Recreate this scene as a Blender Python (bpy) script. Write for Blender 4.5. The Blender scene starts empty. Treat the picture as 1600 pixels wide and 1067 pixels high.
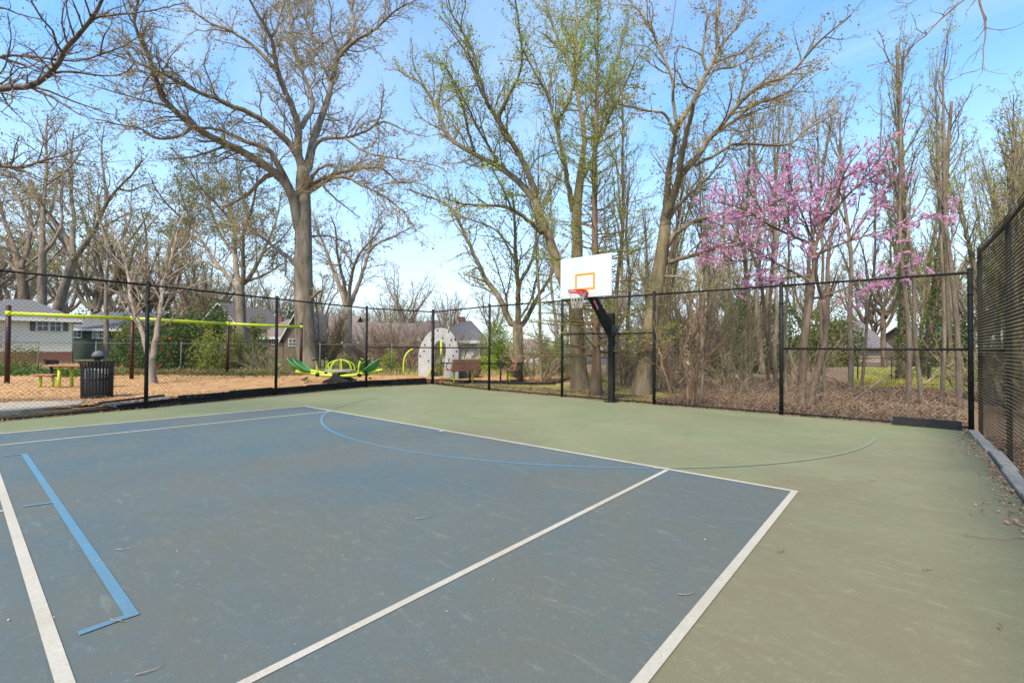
import bpy, math
import numpy as np
from mathutils import Vector, Matrix
SC = bpy.context.scene
COL = SC.collection
RG = np.random.default_rng(7)
pi = math.pi

# ------------------------------------------------------------------ camera
CAM = np.array([11.9068, -5.837, 1.5259]); FPX = 734.86
YAW, PITCH, ROLL = 2.2682, 0.0143, 0.0056
def rot():
    cy, sy, cp, sp = math.cos(YAW), math.sin(YAW), math.cos(PITCH), math.sin(PITCH)
    f = np.array([cy*cp, sy*cp, sp]); r = np.cross(f, [0, 0, 1]); r /= np.linalg.norm(r); u = np.cross(r, f)
    c, s = math.cos(ROLL), math.sin(ROLL)
    return np.array([c*r+s*u, -s*r+c*u, f])
RM = rot()
cd = bpy.data.cameras.new('camera'); cam = bpy.data.objects.new('camera', cd); COL.objects.link(cam)
cd.lens = FPX/1600*36; cd.sensor_width = 36; cd.clip_end = 2000; cd.clip_start = .05
M = Matrix.Identity(4)
for i in range(3):
    M[i][0] = RM[0][i]; M[i][1] = RM[1][i]; M[i][2] = -RM[2][i]; M[i][3] = CAM[i]
cam.matrix_world = M
SC.camera = cam

# ------------------------------------------------------------------ sky, sun, exposure
SUN_EL, SUN_AZ = math.radians(52), math.radians(283)      # azimuth counter-clockwise from +x
W = bpy.data.worlds.new('World'); SC.world = W; W.use_nodes = True
nt = W.node_tree; nt.nodes.clear()
def N(t, **k):
    n = nt.nodes.new(t)
    for a, b in k.items(): setattr(n, a, b)
    return n
sky = N('ShaderNodeTexSky', sky_type='NISHITA', sun_disc=False, sun_elevation=SUN_EL,
        sun_rotation=pi/2-SUN_AZ, altitude=100, air_density=1.0, dust_density=0.6, ozone_density=2.0)
tc = N('ShaderNodeTexCoord'); sx = N('ShaderNodeSeparateXYZ'); nt.links.new(tc.outputs['Generated'], sx.inputs[0])
mx = N('ShaderNodeMath', operation='MAXIMUM'); nt.links.new(sx.outputs[2], mx.inputs[0]); mx.inputs[1].default_value = 0
ad = N('ShaderNodeMath', operation='ADD'); nt.links.new(mx.outputs[0], ad.inputs[0]); ad.inputs[1].default_value = .18
vd = N('ShaderNodeVectorMath', operation='DIVIDE'); cb = N('ShaderNodeCombineXYZ')
nt.links.new(tc.outputs['Generated'], vd.inputs[0])
for i in range(3): nt.links.new(ad.outputs[0], cb.inputs[i])
nt.links.new(cb.outputs[0], vd.inputs[1])
mp = N('ShaderNodeMapping'); mp.inputs['Rotation'].default_value = (0, 0, .75); mp.inputs['Scale'].default_value = (.55, 1.7, 0)
nt.links.new(vd.outputs[0], mp.inputs[0])
n1 = N('ShaderNodeTexNoise'); n1.inputs['Scale'].default_value = 1.1; n1.inputs['Detail'].default_value = 7
n1.inputs['Roughness'].default_value = .55; n1.inputs['Distortion'].default_value = .6
nt.links.new(mp.outputs[0], n1.inputs['Vector'])
cr = N('ShaderNodeMapRange'); cr.inputs['From Min'].default_value = .40; cr.inputs['From Max'].default_value = .76
cr.inputs['To Max'].default_value = .6
nt.links.new(n1.outputs['Fac'], cr.inputs['Value'])
# thin veil that thickens towards the horizon
hz = N('ShaderNodeMapRange'); hz.inputs['From Min'].default_value = 0; hz.inputs['From Max'].default_value = .55
hz.inputs['To Min'].default_value = .80; hz.inputs['To Max'].default_value = .0; hz.interpolation_type = 'SMOOTHSTEP'
nt.links.new(mx.outputs[0], hz.inputs['Value'])
cm = N('ShaderNodeMath', operation='MAXIMUM'); nt.links.new(cr.outputs[0], cm.inputs[0]); nt.links.new(hz.outputs[0], cm.inputs[1])
hs = N('ShaderNodeHueSaturation'); hs.inputs['Hue'].default_value = .495; hs.inputs['Saturation'].default_value = 1.25; hs.inputs['Value'].default_value = 2.3
nt.links.new(sky.outputs[0], hs.inputs['Color'])
mix = N('ShaderNodeMix', data_type='RGBA'); nt.links.new(cm.outputs[0], mix.inputs['Factor'])
nt.links.new(hs.outputs[0], mix.inputs['A']); mix.inputs['B'].default_value = (5.5, 6.25, 7.3, 1)
bg = N('ShaderNodeBackground'); bg.inputs[1].default_value = .1; nt.links.new(mix.outputs['Result'], bg.inputs[0])
ou = N('ShaderNodeOutputWorld'); nt.links.new(bg.outputs[0], ou.inputs[0])
sd = bpy.data.lights.new('sun', 'SUN'); sun = bpy.data.objects.new('sun', sd); COL.objects.link(sun)
sd.energy = 3.6; sd.angle = math.radians(11); sd.color = (1, .88, .68)
dv = Vector((math.cos(SUN_EL)*math.cos(SUN_AZ), math.cos(SUN_EL)*math.sin(SUN_AZ), math.sin(SUN_EL)))
sun.rotation_euler = dv.to_track_quat('Z', 'Y').to_euler()
SC.view_settings.view_transform = 'Standard'; SC.view_settings.look = 'None'; SC.view_settings.gamma = 1
SC.view_settings.exposure = 0.76
SC.render.film_transparent = False

# ------------------------------------------------------------------ pixel helpers (photo pixels, 1600 wide) for reading positions off the photo
def ray(u, v): return RM.T @ np.array([(u-800)/FPX, -(v-533.5)/FPX, 1.0])
def G(u, v, z=0.0):
    w = ray(u, v); t = (z-CAM[2])/w[2]; return CAM+w*t
def AT(u, v, D):                        # point at horizontal distance D (along view depth) on a pixel's ray
    w = ray(u, v); return CAM + w*D
def depth(p): return float((np.array(p)-CAM) @ RM[2])
def pix(p):
    q = RM @ (np.array(p)-CAM); return 800+FPX*q[0]/q[2], 533.5-FPX*q[1]/q[2]

# ------------------------------------------------------------------ materials
MATS = {}
def mat(name, c1, c2=None, scale=5, rough=.8, bump=0, detail=6, metal=0, stretch=None, c3=None, spec=.3, island=False, lo=.35, hi=.65, bscale=None, coat=0, trans=0):
    if name in MATS: return MATS[name]
    m = bpy.data.materials.new(name); m.use_nodes = True; t = m.node_tree; b = t.nodes['Principled BSDF']
    b.inputs['Roughness'].default_value = rough; b.inputs['Metallic'].default_value = metal
    b.inputs['Specular IOR Level'].default_value = spec; b.inputs['Coat Weight'].default_value = coat
    c2 = c2 or tuple(x*.8 for x in c1)
    r = t.nodes.new('ShaderNodeValToRGB'); e = r.color_ramp.elements
    e[0].position = lo; e[0].color = (*c1, 1); e[1].position = hi; e[1].color = (*c2, 1)
    if c3:
        k = e.new((lo+hi)/2); k.color = (*c3, 1)
    tcn = t.nodes.new('ShaderNodeTexCoord'); mpn = t.nodes.new('ShaderNodeMapping')
    if stretch: mpn.inputs['Scale'].default_value = stretch
    t.links.new(tcn.outputs['Object'], mpn.inputs[0])
    if island:
        g = t.nodes.new('ShaderNodeNewGeometry'); t.links.new(g.outputs['Random Per Island'], r.inputs[0])
    else:
        n = t.nodes.new('ShaderNodeTexNoise'); n.inputs['Scale'].default_value = scale; n.inputs['Detail'].default_value = detail
        n.inputs['Roughness'].default_value = .62
        t.links.new(mpn.outputs[0], n.inputs['Vector']); t.links.new(n.outputs['Fac'], r.inputs[0])
    t.links.new(r.outputs[0], b.inputs['Base Color'])
    if bump:
        n2 = t.nodes.new('ShaderNodeTexNoise'); n2.inputs['Scale'].default_value = bscale or scale*3; n2.inputs['Detail'].default_value = 5
        t.links.new(mpn.outputs[0], n2.inputs['Vector'])
        bn = t.nodes.new('ShaderNodeBump'); bn.inputs['Strength'].default_value = bump; bn.inputs['Distance'].default_value = .03
        t.links.new(n2.outputs['Fac'], bn.inputs['Height']); t.links.new(bn.outputs[0], b.inputs['Normal'])
    if trans:
        tr = t.nodes.new('ShaderNodeBsdfTranslucent'); ms = t.nodes.new('ShaderNodeMixShader'); ms.inputs[0].default_value = trans
        t.links.new(r.outputs[0], tr.inputs[0]); t.links.new(b.outputs[0], ms.inputs[1]); t.links.new(tr.outputs[0], ms.inputs[2])
        o = t.nodes['Material Output']; t.links.new(ms.outputs[0], o.inputs[0])
    MATS[name] = m
    return m

def court_mat(name, base, tint, dark, light, tintamt=.5):
    """worn acrylic court paint: broad patches, drag streaks, scuffs, grit"""
    m = bpy.data.materials.new(name); m.use_nodes = True; t = m.node_tree; b = t.nodes['Principled BSDF']
    L = t.links.new
    def nd(tp, **k):
        n = t.nodes.new(tp)
        for a, v in k.items(): setattr(n, a, v)
        return n
    g = nd('ShaderNodeNewGeometry')
    def noise(sc, det=5, rg=.6, st=(1, 1, 1), rz=0, dist=0):
        mp_ = nd('ShaderNodeMapping'); mp_.inputs['Scale'].default_value = st; mp_.inputs['Rotation'].default_value = (0, 0, rz)
        L(g.outputs['Position'], mp_.inputs[0]); n = nd('ShaderNodeTexNoise'); n.inputs['Scale'].default_value = sc
        n.inputs['Detail'].default_value = det; n.inputs['Roughness'].default_value = rg; n.inputs['Distortion'].default_value = dist
        L(mp_.outputs[0], n.inputs['Vector']); return n.outputs['Fac']
    def rng(s, a, c, o1=0, o2=1):
        r = nd('ShaderNodeMapRange'); r.interpolation_type = 'SMOOTHSTEP'
        for k, v in zip(('From Min', 'From Max', 'To Min', 'To Max'), (a, c, o1, o2)): r.inputs[k].default_value = v
        L(s, r.inputs['Value']); return r.outputs[0]
    def mixc(f, a, c, bt='MIX'):
        x = nd('ShaderNodeMix', data_type='RGBA', blend_type=bt)
        if isinstance(f, float): x.inputs['Factor'].default_value = f
        else: L(f, x.inputs['Factor'])
        for s, v in (('A', a), ('B', c)):
            if isinstance(v, tuple): x.inputs[s].default_value = (*v, 1)
            else: L(v, x.inputs[s])
        return x.outputs['Result']
    c = mixc(rng(noise(.45, 6, .62), .36, .64), base, tint)
    # brown dirt film, denser towards the near right of the court
    sp = nd('ShaderNodeSeparateXYZ'); L(g.outputs['Position'], sp.inputs[0])
    dirt = noise(.28, 7, .66, dist=.8)
    ma = nd('ShaderNodeMath', operation='MULTIPLY_ADD'); L(sp.outputs[0], ma.inputs[0]); ma.inputs[1].default_value = .016; L(dirt, ma.inputs[2])
    mb = nd('ShaderNodeMath', operation='MULTIPLY_ADD'); L(sp.outputs[1], mb.inputs[0]); mb.inputs[1].default_value = -.014; L(ma.outputs[0], mb.inputs[2])
    c = mixc(rng(mb.outputs[0], .48, .90, 0, tintamt), c, dark)
    c = mixc(rng(noise(1.6, 8, .7, (1, 2.6, 1), .7), .52, .78, 0, .35), c, dark)
    c = mixc(rng(noise(2.4, 8, .72, (.5, 3.4, 1), -.5), .60, .80, 0, .30), c, light)
    c = mixc(rng(noise(7, 8, .8, (1, 1.6, 1), .4), .53, .72, 0, .42), c, light)
    c = mixc(rng(noise(11, 8, .8, (1.5, .8, 1), .9), .52, .74, 0, .5), c, dark)
    c = mixc(rng(noise(1.1, 9, .8, (1, 1.5, 1), 1.2, .6), .50, .66, 0, .45), c, tint)
    c = mixc(rng(noise(60, 3, .7), .40, .70, 0, .5), c, dark)
    c = mixc(rng(noise(25, 5, .8, (1, 1, 1), .3), .55, .75, 0, .35), c, light)
    c = mixc(rng(noise(4.5, 9, .8, (.35, 2.2, 1), .25, .5), .56, .68, 0, .30), c, light)
    c = mixc(rng(noise(3.1, 9, .8, (2.4, .5, 1), -.3, .8), .57, .70, 0, .42), c, dark)
    c = mixc(rng(noise(150, 2, .8), .60, .76, 0, .55), c, light)
    # dried puddle rings and cracks
    v = nd('ShaderNodeTexVoronoi', feature='DISTANCE_TO_EDGE'); v.inputs['Scale'].default_value = .33
    wv = nd('ShaderNodeVectorMath', operation='ADD'); nn = nd('ShaderNodeTexNoise'); nn.inputs['Scale'].default_value = 1.3; nn.inputs['Detail'].default_value = 6
    L(g.outputs['Position'], nn.inputs['Vector']); L(g.outputs['Position'], wv.inputs[0]); L(nn.outputs['Color'], wv.inputs[1]); L(wv.outputs[0], v.inputs['Vector'])
    c = mixc(rng(v.outputs[0], .0, .03, .22, 0), c, dark)
    L(c, b.inputs['Base Color'])
    L(rng(noise(3, 5), .3, .7, .72, .92), b.inputs['Roughness']); b.inputs['Specular IOR Level'].default_value = .22
    bn = nd('ShaderNodeBump'); bn.inputs['Strength'].default_value = .35; bn.inputs['Distance'].default_value = .004
    L(noise(170, 3, .7), bn.inputs['Height']); L(bn.outputs[0], b.inputs['Normal'])
    MATS[name] = m
    return m

# ------------------------------------------------------------------ mesh helpers
def unit(v):
    v = np.asarray(v, float); return v/(np.linalg.norm(v, axis=-1, keepdims=True)+1e-12)
def wloc(o):
    v = np.zeros(3)
    while o is not None: v += np.array(o.location[:]); o = o.parent
    return v
class MB:
    """collects geometry, links it as ONE mesh object"""
    def __init__(s): s.V = []; s.F4 = []; s.F3 = []; s.P = []; s.n = 0; s.slots = []; s.si = 0; s.MI = []
    def raw(s, V, F4=None, F3=None, P=None):
        V = np.asarray(V, float).reshape(-1, 3)
        if F4 is not None and len(F4): s.F4.append((np.asarray(F4, int)+s.n, s.si))
        if F3 is not None and len(F3): s.F3.append((np.asarray(F3, int)+s.n, s.si))
        if P is not None:
            for p in P: s.P.append(([i+s.n for i in p], s.si))
        s.V.append(V); s.n += len(V); return s
    def slot(s, i): s.si = i; return s
    def box(s, c, size, rz=0, rot=None):
        c = np.asarray(c, float); h = np.asarray(size, float)/2
        v = np.array([[x, y, z] for x in (-1, 1) for y in (-1, 1) for z in (-1, 1)])*h
        if rot is not None: v = v @ np.asarray(rot, float).T
        elif rz: v = v @ np.array([[math.cos(rz), math.sin(rz), 0], [-math.sin(rz), math.cos(rz), 0], [0, 0, 1]])
        return s.raw(v+c, [[0, 1, 3, 2], [4, 6, 7, 5], [0, 4, 5, 1], [2, 3, 7, 6], [0, 2, 6, 4], [1, 5, 7, 3]])
    def beam(s, a, b, w, h):            # box from a to b, w across, h up
        a = np.asarray(a, float); b = np.asarray(b, float); d = b-a; L = np.linalg.norm(d); x = d/L
        y = unit(np.cross([0, 0, 1], x)) if abs(x[2]) < .99 else np.array([0, 1., 0]); z = np.cross(x, y)
        return s.box((a+b)/2, (L, w, h), rot=np.array([x, y, z]).T)
    def tubes(s, P, R, k=5, caps=False):
        P = np.asarray(P, float); R = np.asarray(R, float)
        if P.ndim == 2: P = P[None]
        M_, n = P.shape[:2]; R = np.broadcast_to(R, (M_, n))
        T = np.empty_like(P); T[:, 1:-1] = P[:, 2:]-P[:, :-2]; T[:, 0] = P[:, 1]-P[:, 0]; T[:, -1] = P[:, -1]-P[:, -2]; T = unit(T)
        mean = unit(P[:, -1]-P[:, 0]+1e-9)
        ax = np.eye(3)[np.argmin(np.abs(mean), axis=1)][:, None, :]
        A = unit(np.cross(T, np.broadcast_to(ax, T.shape))); B = np.cross(T, A)
        th = np.arange(k)*2*pi/k
        ring = A[:, :, None]*np.cos(th)[None, None, :, None]+B[:, :, None]*np.sin(th)[None, None, :, None]
        V = P[:, :, None]+ring*R[:, :, None, None]
        base = (np.arange(M_)*n*k)[:, None, None]; i = (np.arange(n-1)*k)[None, :, None]; j = np.arange(k)[None, None]; j2 = (j+1) % k
        F = np.stack([base+i+j, base+i+j2, base+i+k+j2, base+i+k+j], -1).reshape(-1, 4)
        s.raw(V.reshape(-1, 3), F)
        if caps:
            m0 = s.n-M_*n*k
            for q in range(M_):
                b0 = m0+q*n*k
                s.P.append(([b0+t for t in range(k)][::-1], s.si)); s.P.append(([b0+(n-1)*k+t for t in range(k)], s.si))
        return s
    def cyl(s, a, b, r0, r1=None, k=12): return s.tubes(np.array([a, b], float), [[r0, r0 if r1 is None else r1]], k, True)
    def poly(s, pts): return s.raw(pts, P=[list(range(len(pts)))])
    def prism(s, pts, z0, z1):          # vertical prism of an xy outline
        n = len(pts); a = [(p[0], p[1], z0) for p in pts]; b = [(p[0], p[1], z1) for p in pts]
        return s.raw(a+b, P=[list(range(n))[::-1], list(range(n, 2*n))]+[[i, (i+1) % n, n+(i+1) % n, n+i] for i in range(n)])
    def slab(s, pts, nrm):              # planar outline extruded by vector nrm
        n = len(pts); pts = np.asarray(pts, float); b = pts+np.asarray(nrm, float)
        return s.raw(np.vstack([pts, b]), P=[list(range(n))[::-1], list(range(n, 2*n))]+[[i, (i+1) % n, n+(i+1) % n, n+i] for i in range(n)])
    def sphere(s, c, r, k=12, sq=(1, 1, 1), jit=0, rng=None):
        V = []; m = k//2
        for i in range(m+1):
            for j in range(k):
                a = pi*i/m; t = 2*pi*j/k; q = 1+(jit*rng.normal() if jit else 0)
                V.append((c[0]+r*sq[0]*q*math.sin(a)*math.cos(t), c[1]+r*sq[1]*q*math.sin(a)*math.sin(t), c[2]+r*sq[2]*q*math.cos(a)))
        F = [[i*k+j, (i+1)*k+j, (i+1)*k+(j+1) % k, i*k+(j+1) % k] for i in range(m) for j in range(k)]
        return s.raw(V, F)
    def leaves(s, C, size, rng, tri=False, up=0., aspect=.6):
        C = np.asarray(C, float); n = len(C)
        if n == 0: return s
        a = unit(rng.normal(size=(n, 3))+[0, 0, up]); b = unit(np.cross(a, rng.normal(size=(n, 3))))
        sz = (np.asarray(size)*rng.uniform(.6, 1.35, n))[:, None]
        if tri:
            V = np.stack([C, C+a*sz*2+b*sz*aspect, C+a*sz*1.2-b*sz*aspect], 1); return s.raw(V, F3=np.arange(n*3).reshape(-1, 3))
        V = np.stack([C-a*sz, C+b*sz*aspect, C+a*sz, C-b*sz*aspect], 1)
        return s.raw(V, np.arange(n*4).reshape(-1, 4))
    def build(s, name, mats, parent=None, smooth=False, shift=None):
        V = np.concatenate(s.V) if s.V else np.zeros((0, 3))
        if shift is not None: V = V-np.asarray(shift, float)
        elif parent is not None: V = V-wloc(parent)
        me = bpy.data.meshes.new(name)
        f4 = [f for f in s.F4]; f3 = s.F3
        nl = sum(len(f)*4 for f, _ in f4)+sum(len(f)*3 for f, _ in f3)+sum(len(p) for p, _ in s.P)
        npoly = sum(len(f) for f, _ in f4)+sum(len(f) for f, _ in f3)+len(s.P)
        li = [f.ravel() for f, _ in f4]+[f.ravel() for f, _ in f3]+[np.array(p) for p, _ in s.P]
        tot = [np.full(len(f), 4) for f, _ in f4]+[np.full(len(f), 3) for f, _ in f3]+[np.array([len(p)]) for p, _ in s.P]
        mi = [np.full(len(f), k) for f, k in f4]+[np.full(len(f), k) for f, k in f3]+[np.array([k]) for _, k in s.P]
        me.vertices.add(len(V)); me.vertices.foreach_set('co', V.ravel())
        if npoly:
            li = np.concatenate(li); tot = np.concatenate(tot); mi = np.concatenate(mi)
            me.loops.add(nl); me.loops.foreach_set('vertex_index', li.astype(np.int32))
            me.polygons.add(npoly); st = np.concatenate([[0], np.cumsum(tot)[:-1]])
            me.polygons.foreach_set('loop_start', st.astype(np.int32)); me.polygons.foreach_set('loop_total', tot.astype(np.int32))
            me.polygons.foreach_set('material_index', mi.astype(np.int32))
            me.polygons.foreach_set('use_smooth', np.full(npoly, bool(smooth)))
        for m in (mats if isinstance(mats, (list, tuple)) else [mats]): me.materials.append(m)
        me.update(calc_edges=True); me.validate()
        o = bpy.data.objects.new(name, me); COL.objects.link(o)
        if parent is not None: o.parent = parent
        return o
def tag(o, label=None, cat=None, group=None, kind=None):
    for k, v in (('label', label), ('category', cat), ('group', group), ('kind', kind)):
        if v: o[k] = v
    return o
def thing(name, loc, label, cat, group=None, rz=0):
    o = bpy.data.objects.new(name, None); COL.objects.link(o); o.location = tuple(float(x) for x in loc); o.rotation_euler = (0, 0, rz)
    o.empty_display_size = .2
    return tag(o, label, cat, group)
def kidsof(o): return [c for c in COL.objects if c.parent == o]
def copy_tree(o, parent=None, KC={}):
    c = o.copy(); COL.objects.link(c)
    if parent is not None: c.parent = parent
    if o.name not in KC: KC[o.name] = kidsof(o)
    for ch in KC[o.name]: copy_tree(ch, c)
    return c
def bevel(o, w=.006, seg=2):
    b = o.modifiers.new('bevel', 'BEVEL'); b.width = w; b.segments = seg; b.limit_method = 'ANGLE'; return o

# ------------------------------------------------------------------ palette
M_black = mat('black_vinyl', (.010, .010, .009), (.024, .024, .020), 9, .6, 0, spec=.18)
M_blackp = mat('black_plastic', (.010, .010, .010), (.030, .029, .027), 4, .65, .15, spec=.2)
M_lime = mat('lime_powder_coat', (.50, .62, .02), (.40, .52, .02), 6, .38, 0, spec=.5)
M_green = mat('green_plastic', (.045, .23, .055), (.03, .17, .045), 4, .4, 0, spec=.5)
M_brownpost = mat('brown_powder_coat', (.055, .016, .012), (.035, .012, .01), 6, .45, .1)
M_galv = mat('galvanised_steel', (.30, .30, .29), (.20, .19, .18), 12, .5, .1, metal=.3)
M_galvd = mat('weathered_galvanised', (.20, .185, .16), (.12, .11, .095), 12, .8, .1, spec=.15)
M_wood = mat('recycled_slats', (.42, .20, .12), (.30, .14, .085), 4, .6, .1, stretch=(1, 8, 1))
M_mulch = mat('wood_chips', (.66, .41, .20), (.28, .15, .06), 11, .95, 1, 9, c3=(.50, .29, .13), bscale=60, lo=.3, hi=.7)
M_ground = None
# ------------------------------------------------------------------ ground, court, paint
def sheet(name, pts, z, m, kind='structure', th=0.0, label=None):
    mb = MB()
    if th: mb.prism([(p[0], p[1]) for p in pts], z-th, z)
    else: mb.poly([(p[0], p[1], z) for p in pts])
    o = mb.build(name, m); o['kind'] = kind
    if label: o['label'] = label
    return o
def gmat(name, c1, c2, c3, grass, grassamt):
    """ground: litter colours mixed with grass patches"""
    m = mat(name, c1, c2, 18, .95, .8, 10, c3=c3, lo=.3, hi=.7, bscale=40)
    t = m.node_tree; b = t.nodes['Principled BSDF']; src = b.inputs['Base Color'].links[0].from_socket
    g = t.nodes.new('ShaderNodeNewGeometry'); n = t.nodes.new('ShaderNodeTexNoise'); n.inputs['Scale'].default_value = .22; n.inputs['Detail'].default_value = 8
    n.inputs['Roughness'].default_value = .7; t.links.new(g.outputs['Position'], n.inputs['Vector'])
    r = t.nodes.new('ShaderNodeMapRange'); r.inputs['From Min'].default_value = .5-grassamt; r.inputs['From Max'].default_value = .62-grassamt
    t.links.new(n.outputs['Fac'], r.inputs['Value'])
    n2 = t.nodes.new('ShaderNodeTexNoise'); n2.inputs['Scale'].default_value = 9; n2.inputs['Detail'].default_value = 6; t.links.new(g.outputs['Position'], n2.inputs['Vector'])
    k = t.nodes.new('ShaderNodeValToRGB'); k.color_ramp.elements[0].color = (*grass, 1); k.color_ramp.elements[1].color = (*[x*1.7 for x in grass], 1)
    k.color_ramp.elements[0].position = .35; k.color_ramp.elements[1].position = .65
    t.links.new(n2.outputs['Fac'], k.inputs[0])
    x = t.nodes.new('ShaderNodeMix'); x.data_type = 'RGBA'
    t.links.new(r.outputs[0], x.inputs['Factor']); t.links.new(src, x.inputs['A']); t.links.new(k.outputs[0], x.inputs['B'])
    t.links.new(x.outputs['Result'], b.inputs['Base Color'])
    return m
M_litter = gmat('leaf_litter_ground', (.14, .085, .052), (.26, .17, .11), (.19, .12, .075), (.10, .12, .035), -.03)
M_lawn = gmat('lawn', (.20, .17, .06), (.28, .26, .08), (.24, .21, .07), (.19, .20, .045), .05)
M_slope = gmat('thin_grass_slope', (.40, .26, .12), (.30, .25, .10), (.36, .24, .11), (.24, .24, .07), -.0)

def hgt(x, y):
    """height of the natural ground around the court"""
    z = -.06
    x = np.asarray(x, float); y = np.asarray(y, float)
    left = 1/(1+np.exp(-(-4.6-x)/.5)); leftz = .17*left
    right = 1/(1+np.exp(-(x-13.4)/.25)); rz = -.20*right
    far = np.clip((y-7.2)/6, 0, 1); n = .05*np.sin(x*1.3+y*.7)*np.sin(y*.9-x*.4)*far
    return z+leftz+rz+n+.05*far+.10*np.clip((y-16)/12, 0, 1)
xs = np.concatenate([np.linspace(-900, -60, 15), np.arange(-56, 44, 1.0), np.linspace(48, 700, 14)])
ys = np.concatenate([np.linspace(-260, -30, 7), np.arange(-26, 60, 1.0), np.linspace(64, 1100, 18)])
X, Y = np.meshgrid(xs, ys); Z = hgt(X, Y)
inside = (X > -3.6) & (X < 13.0) & (Y < 6.9); Z = np.where(inside, -.12, Z)
V = np.stack([X, Y, Z], -1).reshape(-1, 3); nx, ny = len(xs), len(ys)
ii, jj = np.meshgrid(np.arange(nx-1), np.arange(ny-1)); q = (jj*nx+ii).ravel()
o = MB().raw(V, np.stack([q, q+1, q+1+nx, q+nx], 1)).build('ground', M_litter, smooth=True); o['kind'] = 'structure'

M_gc = court_mat('green_court_paint', (.158, .192, .096), (.198, .210, .116), (.150, .128, .080), (.36, .33, .24), .85)
M_bc = court_mat('blue_court_paint', (.055, .108, .138), (.086, .120, .128), (.112, .104, .078), (.24, .26, .22), .65)
M_wl = court_mat('white_line_paint', (.47, .445, .385), (.42, .395, .33), (.30, .27, .20), (.56, .53, .46), .45)
M_bl = court_mat('light_blue_line_paint', (.075, .205, .32), (.09, .21, .30), (.09, .15, .18), (.20, .28, .32), .5)
M_bf = court_mat('faded_blue_line_paint', (.155, .205, .155), (.185, .215, .142), (.19, .18, .11), (.32, .31, .22), .75)
FL = [(-2.02, -9.0), (-2.05, -5.18), (-2.39, -2.74), (-3.24, .73), (-3.94, 4.4), (-3.36, 7.2)]      # left fence line
FB = [(-3.36, 7.2), (.39, 6.64), (3.58, 6.57), (6.59, 6.6), (9.66, 6.7), (12.86, 6.77)]              # back fence line
slab = [(-2.1, -25)]+FL+FB[1:]+[(12.80, 1.1), (12.84, -25)]
sheet('court', slab, 0.0, M_gc, th=.11)
A, B, C_, D_ = G(477, 635), G(1242, 768), G(515.5, 643), G(1042, 735)
rb = G(1000, 1067); rdir = unit(rb-B)
lb = G(0, 678); ldir = unit(lb-A)
bluepts = [A, B, B+rdir*24, A+ldir*24]
bx = [(p[0], p[1]) for p in bluepts]
def clipx(pts, x0=-2.0):                                     # keep the blue inside the left fence
    return [(max(p[0], x0), p[1]) for p in pts]
sheet('court_blue_area', bx, .004, M_bc)
def line(name, a, b, w, m, z=.008, ext=0):
    a = np.array(a[:2], float); b = np.array(b[:2], float); d = unit(b-a); n = np.array([-d[1], d[0]])*w/2
    a = a-d*ext; b = b+d*ext
    return sheet(name, [a-n, b-n, b+n, a+n], z, m)
line('baseline', A, B, .06, M_wl, ext=.03)
line('doubles_sideline', B, B+rdir*24, .062, M_wl, z=.0085)
line('doubles_sideline', A, A+ldir*9, .06, M_wl, z=.0085)
sd_ = unit(G(385, 1067)-D_); line('singles_sideline', D_, D_+sd_*19, .052, M_wl, z=.0088)
sl_ = unit(G(0, 696)-C_); line('singles_sideline', C_, C_+sl_*9, .06, M_wl, z=.0088)
s0 = G(0, 758); s1 = G(83.5, 1013); sv = unit(s1-s0); line('service_line', s0-sv*1.4, s0+sv*12, .062, M_wl, z=.0092)
c0 = G(6, 798.5); line('centre_service_line', c0, c0+np.array([0, -6.4, 0]), .05, M_wl, z=.0088)
cmk = G(694, 673); line('centre_mark', cmk, cmk+np.array([0, -.12, 0]), .06, M_wl, z=.0088)
def arc(name, c, r, a0, a1, w, m, z=.0078, n=60):
    t = np.radians(np.linspace(a0, a1, n)); mb = MB()
    i = [(c[0]+(r-w/2)*math.cos(q), c[1]+(r-w/2)*math.sin(q), z) for q in t]; o_ = [(c[0]+(r+w/2)*math.cos(q), c[1]+(r+w/2)*math.sin(q), z) for q in t]
    mb.raw(i+o_, [[k, k+1, n+k+1, n+k] for k in range(n-1)]); o = mb.build(name, m); o['kind'] = 'structure'; return o
HC = (5.40, 4.52)
arc('three_point_line', HC, 6.08, 229, 311, .045, M_bl)
arc('faded_three_point_line', HC, 6.08, 311.3, 362, .06, M_bf)
arc('faded_three_point_line', HC, 6.08, 200, 228.7, .055, M_bf)
p, q = G(38, 710), G(208, 965)
line('blue_free_throw_line', p, q, .06, M_bl, z=.010)
qe = G(122, 992); line('blue_line_stub', q+np.array([-.03, 0, 0]), qe, .05, M_bl, z=.0104)
line('blue_line_stub', p, G(5, 713), .05, M_bl, z=.0104)
line('blue_line_stub', G(83, 786), G(37, 792), .05, M_bl, z=.0104)
line('blue_line_stub', G(677, 674.5), G(697, 678), .03, M_bl, z=.0104)

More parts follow.
